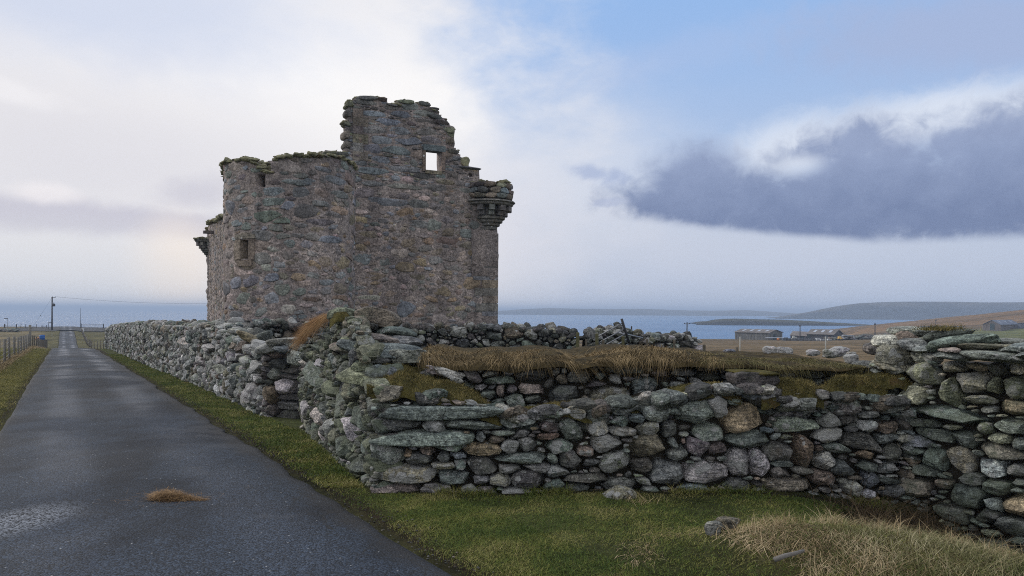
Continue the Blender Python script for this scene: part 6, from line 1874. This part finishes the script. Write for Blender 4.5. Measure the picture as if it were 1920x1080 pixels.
grass_patch('short_grass', 'short green grass at the near road edge, below the corner of the walls', scat(verge_near, 70000), (0.015, 0.045), (0.003, 0.006), GRASS, (0, 0), 0.55)
grass_patch('verge_grass', 'green grass strip between the road and the walls', scat(verge, 80000), (0.022, 0.06), (0.005, 0.012), GRASS, (0, 0), 0.5)
def lverge(n):
    Y = 8.0 + 50 * rng.random(n) ** 1.5
    lat_ = rng.uniform(-4.2, -1.0, n)
    ok = rng.random(n) < np.clip((-lat_ - 0.98) / 0.3, 0.12, 1)
    X = lat_ - 0.6 * Y
    ok &= X / Y > -0.73
    return X[ok], Y[ok]
grass_patch('olive_verge_grass', 'olive yellow grass along the left side of the road', scat(lverge, 80000), (0.03, 0.08), (0.007, 0.016), GRASS_YELLOW, (0, 0), 0.5)
def fencegrass(n):
    Y = rng.uniform(22, 100, n); lat_ = rng.normal(-2.62, 0.14, n)
    return lat_ - 0.6 * Y, Y
grass_patch('fence_grass', 'long pale dead grass along the foot of the left fence', scat(fencegrass, 9000), (0.12, 0.34), (0.01, 0.025), STRAW, (0.1, 0), 0.35)
def wallfoot(n):
    s_ = rng.uniform(0.2, alen - 0.3, n)
    X = A0[0] + s_ * ad[0]; Y = A0[1] + s_ * ad[1] - np.abs(rng.normal(0.03, 0.08, n))
    ok = vnoise(np.c_[X, Y * 0, X], 2.2, 5) > -0.25
    return X[ok], Y[ok]
grass_patch('wall_foot_grass', 'longer grass growing along the foot of the front wall', scat(wallfoot, 4500), (0.05, 0.15), (0.003, 0.007), GRASS, (0.1, -0.2), 0.4)
# bleached grass heaped on the mound
def mound(n):
    X = rng.normal(1.85, 0.60, n); Y = rng.normal(4.95, 0.40, n)
    ok = (X / Y < 0.72) & (X > 0.6) & (vnoise(np.c_[X, Y, X * 0], 2.3, 15) > -0.35 + 0.35 * np.abs(X - 2.0))
    return X[ok], Y[ok]
grass_patch('dry_grass', 'bleached dry grass matted over the mound', scat(mound, 11000), (0.04, 0.13), (0.0022, 0.006), STRAW, (-0.2, -0.5), 1.3, 5, droop=0.9)
def rise(n):
    X = rng.normal(2.9, 0.45, n); Y = rng.normal(4.95, 0.35, n)
    ok = (X / Y < 0.73)
    return X[ok], Y[ok]
grass_patch('pale_grass', 'pale wispy grass tufts at the lower right', scat(rise, 6000), (0.04, 0.12), (0.002, 0.0045), leafy('pale_green_grass', [(0, (0.07, 0.085, 0.03)), (0.5, (0.20, 0.19, 0.09)), (1, (0.55, 0.48, 0.32))], 3.0), (0.1, 0), 0.4, 4)
roots = []
for cx, cy, k in [(2.0, 5.5, 200), (2.35, 5.45, 200), (2.6, 5.35, 120), (2.85, 5.45, 90), (1.7, 5.25, 140), (2.25, 4.7, 100), (3.1, 5.2, 110), (3.3, 5.0, 120), (1.2, 6.8, 40)]:
    X = rng.normal(cx, 0.10, k); Y = rng.normal(cy, 0.07, k); roots.append(np.c_[X, Y, G(X, Y)])
grass_patch('tall_dry_grass', 'tall bleached grass stems sticking up from the mound', np.vstack(roots), (0.06, 0.17), (0.0025, 0.005), STRAW, (0.1, 0.1), 0.5, 5, droop=0.35)
def darkweed(n):
    X = rng.normal(3.75, 0.30, n); Y = rng.normal(6.75, 0.28, n)
    return X, Y
grass_patch('dead_weeds', 'dark dead weeds filling the corner of the two walls', scat(darkweed, 2600), (0.15, 0.5), (0.003, 0.007), WEED, (0, 0), 0.5, 4, 'weeds')

# the turf bank on the wall behind, with long combed grass
cpts = [(770, 655), (785, 650), (830, 655), (880, 659), (925, 653), (960, 648), (1000, 655), (1060, 663), (1100, 668), (1140, 661), (1180, 656), (1250, 655), (1290, 657), (1330, 662), (1400, 666), (1500, 669), (1560, 669), (1600, 679), (1640, 692)]
def crest(px, D=9.15):
    y_ = np.interp(px, [a for a, b in cpts], [b + 3 for a, b in cpts])
    return y_
fx = np.linspace(792, 1640, 150)
rows = []
for D, f_ in [(7.93, 0.0), (7.95, 0.25), (8.05, 0.55), (8.2, 0.82), (8.45, 1.0), (8.8, 0.97), (9.3, 0.85), (10.0, 0.75), (10.8, 0.68), (11.1, -1.0)]:
    zlip = np.array([at(a, 690, 7.95)[2] for a in fx])
    zc = np.array([at(a, b, 8.45)[2] for a, b in zip(fx, crest(fx))])
    z_ = zlip + (zc - zlip) * f_
    x_ = np.array([ray(a, 660)[0] * 8.25 for a in fx])
    rows.append(np.c_[x_, np.full(len(fx), D), z_])
V = np.vstack(rows)
def hump(x):
    q_ = np.c_[x, 0 * x, 0 * x]
    return vnoise(q_, 1.7, 91) * 0.035 + vnoise(q_, 4.3, 92) * 0.025
V += np.stack([fbm(V, 4, 3, 1), fbm(V, 4, 3, 2), fbm(V, 4, 3, 3)], -1) * np.array((0.03, 0.04, 0.03))
V[:, 2] += hump(V[:, 0])
TB_, t = newmat('turf_bank')
p = t.n('ShaderNodeNewGeometry').outputs['Position']
c = t.mix(t.step(t.noise(p, 6, 5, 0.65), 0.3, 0.7), (0.03, 0.024, 0.013), (0.10, 0.075, 0.035))
finish(t, c, 0.95, t.noise(p, 50, 5, 0.7), 1.0, 0.03, 0.1)
put(mk('turf_bank', V, [grid_faces(10, 150)], TB_), 'earthy turf lying along the top of the wall behind', 'turf', None, 'stuff')
def turf(n, p0, p1, mat, name, label, hl=(0.22, 0.46), green=False):
    px = rng.uniform(p0, p1, n)
    u = rng.random(n) ** 1.2                # 0 = crest, 1 = lip
    D = 8.80 - 0.83 * u
    zc = np.array([at(a, b, 8.45)[2] for a, b in zip(px, crest(px))])
    zl = np.array([at(a, 684, 7.95)[2] for a in px])
    f_ = np.interp(D, [7.93, 7.95, 8.05, 8.2, 8.45, 8.8, 9.3], [0.0, 0.25, 0.55, 0.82, 1.0, 0.97, 0.85])
    x_ = np.array([ray(a, 660)[0] * 8.25 for a in px])
    roots = np.c_[x_, D, zl + (zc - zl) * f_ - 0.01 + hump(x_)]
    lumpy = vnoise(np.c_[x_, D * 2, 0 * x_], 2.1, 26) * 0.6 + vnoise(np.c_[x_, D * 2, 0 * x_], 6.5, 27) * 0.5
    L = rng.uniform(*hl, n) * (1 - 0.25 * u) * np.clip(0.85 + 0.75 * lumpy, 0.3, 1.5) * rng.uniform(0.6, 1.15, n)
    comb = vnoise(np.c_[x_, 0 * x_, 0 * x_], 1.3, 23) * 0.8 + vnoise(np.c_[x_, 0 * x_, 0 * x_ + 3], 4.5, 24) * 0.6 + 0.25
    clump = vnoise(np.c_[x_, D, x_ * 0], 5.5, 25)
    d = np.c_[comb * 0.9 + rng.normal(0, 0.38, n), -0.7 + rng.normal(0, 0.3, n), 0.40 + 0.15 * clump + rng.normal(0, 0.22, n) + 0.45 * np.clip(0.45 - u, 0, 1)]
    bend = np.c_[comb * 0.25 + rng.normal(0, 0.12, n), -0.05 + rng.normal(0, 0.12, n), -0.85 + 0.25 * clump + rng.normal(0, 0.15, n)] * L[:, None]
    V, Fc = ribbons(rng, roots, d, L * 0.8, rng.uniform(0.003, 0.0075, n) * (rng.random(n) < np.clip(1.05 + 1.2 * lumpy * u, 0.12, 1)), bend, 6)
    put(mk(name, V, [Fc], mat), label, 'grass', None, 'stuff')
turf(24000, 792, 1345, TURF, 'hanging_grass', 'long brown combed grass hanging over the turf-topped wall', (0.12, 0.29))
turf(16000, 1300, 1622, TURF_GREEN, 'hanging_grass', 'shorter olive grass over the right half of the turf-topped wall', (0.1, 0.24))
# russet grass hanging from the corner wall
n = 2200
px = rng.uniform(572, 625, n)
py = np.interp(px, [572, 590, 625], [640, 608, 592]) + rng.normal(0, 3, n)
D = np.interp(px, [572, 625], [11.9, 9.6]) + rng.uniform(0.05, 0.5, n)
roots = np.array([at(a, b, d_) for a, b, d_ in zip(px, py, D)])
L = rng.uniform(0.15, 0.34, n)
d = np.c_[-0.7 + rng.normal(0, 0.3, n), -0.3 + rng.normal(0, 0.3, n), 0.35 + rng.normal(0, 0.25, n)]
bend = np.c_[-0.2 + rng.normal(0, 0.15, n), rng.normal(0, 0.1, n), -0.8 + rng.normal(0, 0.2, n)] * L[:, None]
V, Fc = ribbons(rng, roots, d, L * 0.8, rng.uniform(0.004, 0.008, n), bend, 5)
put(mk('russet_grass', V, [Fc], RUSSET), 'tuft of russet grass drooping from the corner wall above the road', 'grass', None, 'stuff')


def moss_sheet(name, label, px0, px1, yf, yb, Df, Db, n=60, m=16, bulge=0.04, blades=3000, hl=(0.015, 0.045), bm=None, xs=0.0):
    bm = bm or MOSSB
    fx = np.linspace(px0, px1, n)
    rows = []
    for k in range(m):
        t_ = k / (m - 1)
        ff = np.array([at(a, np.interp(a, *zip(*yf)), Df) for a in fx])
        bb = np.array([at(a + xs, np.interp(a, *zip(*yb)), Db) for a in fx])
        P_ = ff * (1 - t_) + bb * t_
        e_ = np.minimum(1, np.minimum((fx - px0), (px1 - fx)) / (0.3 * (px1 - px0)))
        e_ = sm(e_) * (1 - 0.35 * (vnoise(np.c_[fx, fx * 0 + k * 2, fx * 0], 0.05, 71) > 0.25) * (k < 4))
        P_[:, 2] += bulge * math.sin(math.pi * min(1, t_ * 1.15)) - 0.10 * (1 - e_) - (0.07 if k == 0 else 0)
        rows.append(P_)
    V = np.vstack(rows)
    V[:, 2] += fbm(V, 5, 3, 51) * 0.035
    V[:, 1] += fbm(V, 4, 3, 52) * 0.04
    mo = mk(name, V, [grid_faces(m, n)], MOSS)
    put(mo, label, 'moss', None, 'stuff')
    i = rng.integers(0, (m - 1), blades); j = rng.integers(0, n - 1, blades)
    a = rng.random((blades, 2, 1))
    g_ = V.reshape(m, n, 3)
    R_ = (g_[i, j] * (1 - a[:, 0]) + g_[i + 1, j] * a[:, 0]) * (1 - a[:, 1]) + (g_[i, j + 1] * (1 - a[:, 0]) + g_[i + 1, j + 1] * a[:, 0]) * a[:, 1]
    L = rng.uniform(*hl, blades)
    d = np.c_[rng.normal(0, 0.6, blades), rng.normal(-0.3, 0.6, blades), np.ones(blades)]
    bend = np.c_[rng.normal(0, 0.4, (blades, 2)), -np.abs(rng.normal(0.3, 0.2, blades))] * L[:, None]
    V2, F2 = ribbons(rng, R_, d, L, rng.uniform(0.003, 0.006, blades), bend, 3)
    b_ = mk('moss_grass', V2, [F2], bm, mo, None, True)
    b_['kind'] = 'stuff'
    return mo
moss_sheet('moss_bank', 'mossy grass slope on the front wall below the flat slabs', 688, 935, [(688, 712), (720, 728), (760, 733), (800, 745), (870, 754), (935, 766)], [(688, 682), (720, 676), (760, 684), (800, 695), (860, 712), (900, 730), (935, 752)], 7.44, 8.20, 70, 16, 0.05, 11000, (0.015, 0.055))
moss_sheet('moss_patch', 'moss running along the ledge right of the two long slabs', 925, 1110, [(925, 767), (990, 774), (1060, 768), (1110, 764)], [(925, 757), (990, 765), (1060, 758), (1110, 754)], 7.46, 7.80, 40, 8, 0.02, 2200)
moss_sheet('moss_patch', 'moss and grass on the front wall just right of the mossy block', 1428, 1545, [(1428, 735), (1450, 743), (1480, 738), (1545, 736)], [(1428, 710), (1480, 710), (1545, 714)], 7.46, 7.88, 50, 12, 0.04, 4500, (0.015, 0.06))
moss_sheet('moss_patch', 'bright moss and dry grass on the front wall left of the tall wall', 1535, 1665, [(1535, 726), (1560, 724), (1600, 728), (1665, 724)], [(1535, 712), (1580, 706), (1665, 704)], 7.55, 7.95, 50, 12, 0.05, 4500, (0.015, 0.06))
moss_sheet('moss_patch', 'moss and earth in the gap behind the middle of the front wall', 965, 1230, [(965, 772), (1060, 766), (1150, 756), (1230, 742)], [(965, 764), (1060, 758), (1150, 748), (1230, 734)], 7.55, 7.86, 50, 8, 0.02, 4500, (0.015, 0.06))
moss_sheet('moss_patch', 'thin moss on the front wall left of the mossy block', 1215, 1390, [(1215, 744), (1260, 739), (1330, 728), (1390, 724)], [(1215, 730), (1260, 724), (1330, 718), (1390, 712)], 7.5, 7.88, 40, 8, 0.02, 2500)
moss_sheet('moss_patch', 'moss and dry grass where the front wall meets the tall wall', 1590, 1720, [(1590, 722), (1650, 720), (1720, 712)], [(1590, 700), (1650, 694), (1720, 690)], 7.6, 8.0, 30, 8, 0.03, 2500)
moss_sheet('moss_cap', 'dry yellow moss on the topmost stone of the corner wall', 618, 664, [(618, 588), (640, 584), (664, 590)], [(618, 583), (640, 579), (664, 586)], 8.82, 9.25, 20, 8, 0.02, 900, (0.01, 0.03))
# bush of dead grass on the dark slab of the right wall
n = 900
c0 = at(1772, 616, 7.55)
roots = c0 + np.c_[rng.normal(0, 0.11, n), rng.normal(0.05, 0.08, n), np.full(n, -0.02)]
L = rng.uniform(0.05, 0.12, n)
d = np.c_[rng.normal(0, 0.8, n), rng.normal(0, 0.6, n), np.ones(n)]
V, Fc = ribbons(rng, roots, d, L, rng.uniform(0.004, 0.008, n), np.c_[rng.normal(0, 0.4, (n, 2)), -np.abs(rng.normal(0.4, 0.2, n))] * L[:, None], 4)
put(mk('moss_tuft', V, [Fc], MOSSB), 'dark tuft of moss and dead grass on the overhanging slab', 'moss', None, 'stuff')
# clump of straw dropped on the road
n = 2600
c0 = at(322, 940, 6.6)
r_, q_ = ray(322, 941)
D = 1.6 / (-q_ - 0.027); D = D * 0.99
cx, cy = r_ * D, D
a = rng.uniform(0, 2 * math.pi, n); rr_ = np.sqrt(rng.random(n))
X = cx + np.cos(a) * rr_ * 0.19 + rng.normal(0, 0.02, n); Y = cy + np.sin(a) * rr_ * 0.10
tail = rng.random(n) < 0.13
loose = rng.random(n) < 0.06
X[loose] = cx + rng.normal(0, 0.3, loose.sum()); Y[loose] = cy + rng.normal(0, 0.16, loose.sum())
X[tail] = cx + rng.uniform(0.15, 0.32, tail.sum()); Y[tail] = cy - 0.02 + rng.normal(0, 0.02, tail.sum())
hgt = 0.085 * np.clip(1 - ((X - cx + 0.04) / 0.22) ** 2 - ((Y - cy) / 0.13) ** 2, 0.02, 1)
roots = np.c_[X, Y, G(X, Y) + 0.045 + hgt * rng.random(n)]
L = rng.uniform(0.06, 0.16, n)
d = np.c_[rng.normal(0.35, 0.9, n), rng.normal(0, 0.45, n), rng.normal(0.05, 0.14, n)]
V, Fc = ribbons(rng, roots - d / np.linalg.norm(d, axis=1, keepdims=True) * L[:, None] * 0.5, d, L, rng.uniform(0.002, 0.0045, n), np.c_[rng.normal(0, 0.3, (n, 2)), -np.abs(rng.normal(0.1, 0.1, n))] * L[:, None], 4)
zmin = G(V[:, 0], V[:, 1]) + 0.035
V[:, 2] = np.maximum(V[:, 2], zmin)
put(mk('straw_clump', V, [Fc], RUST_STRAW, None, None, True, (cx, cy, g1(cx, cy))), 'flattened clump of brown straw lying on the asphalt', 'straw')

# grit and crumbs of tarmac along the broken road edge
mb = MB()
for k in range(900):
    Y_ = 3.4 + 14 * rng.random() ** 1.5
    la = 2.62 + rng.normal(0.0, 0.17) if rng.random() < 0.8 else -1.03 + rng.normal(0, 0.08)
    X_ = la - 0.6 * Y_
    sz = rng.uniform(0.003, 0.009) * (1.8 if rng.random() < 0.04 else 1)
    V = rock_at(rng, (X_, Y_, g1(X_, Y_) + 0.012), (sz * 1.2, sz, sz * 0.7), rng.uniform(0, 3), (0, 0), 8, 5, 4, 0.05)
    mb.add(V, *topo(8, 5), tint=tint_of(rng, 'gddbpd'[rng.integers(6)], 0.75, 0))
put(mb.build('road_grit', STONE, None, True), 'loose grit and crumbs of tarmac along the edges of the road', 'grit', None, 'stuff')

# ------------------------------------------------------------------ air between here and the far shore
HAZE_DENSITY = 0.00046
hz, t = newmat('sea_air')
pv = t.n('ShaderNodeVolumePrincipled', {'Color': (0.60, 0.74, 0.97, 1), 'Density': HAZE_DENSITY, 'Anisotropy': 0.0})
t.n('ShaderNodeOutputMaterial', {'Volume': pv.outputs[0]})
mb = MB()
mb.box((-9800, -900, -17.5), (9800, 13200, 27))
hb = mb.build('haze', hz)
put(hb, kind='stuff')

for o in S.objects:
    if 'wo' in o:
        del o['wo']
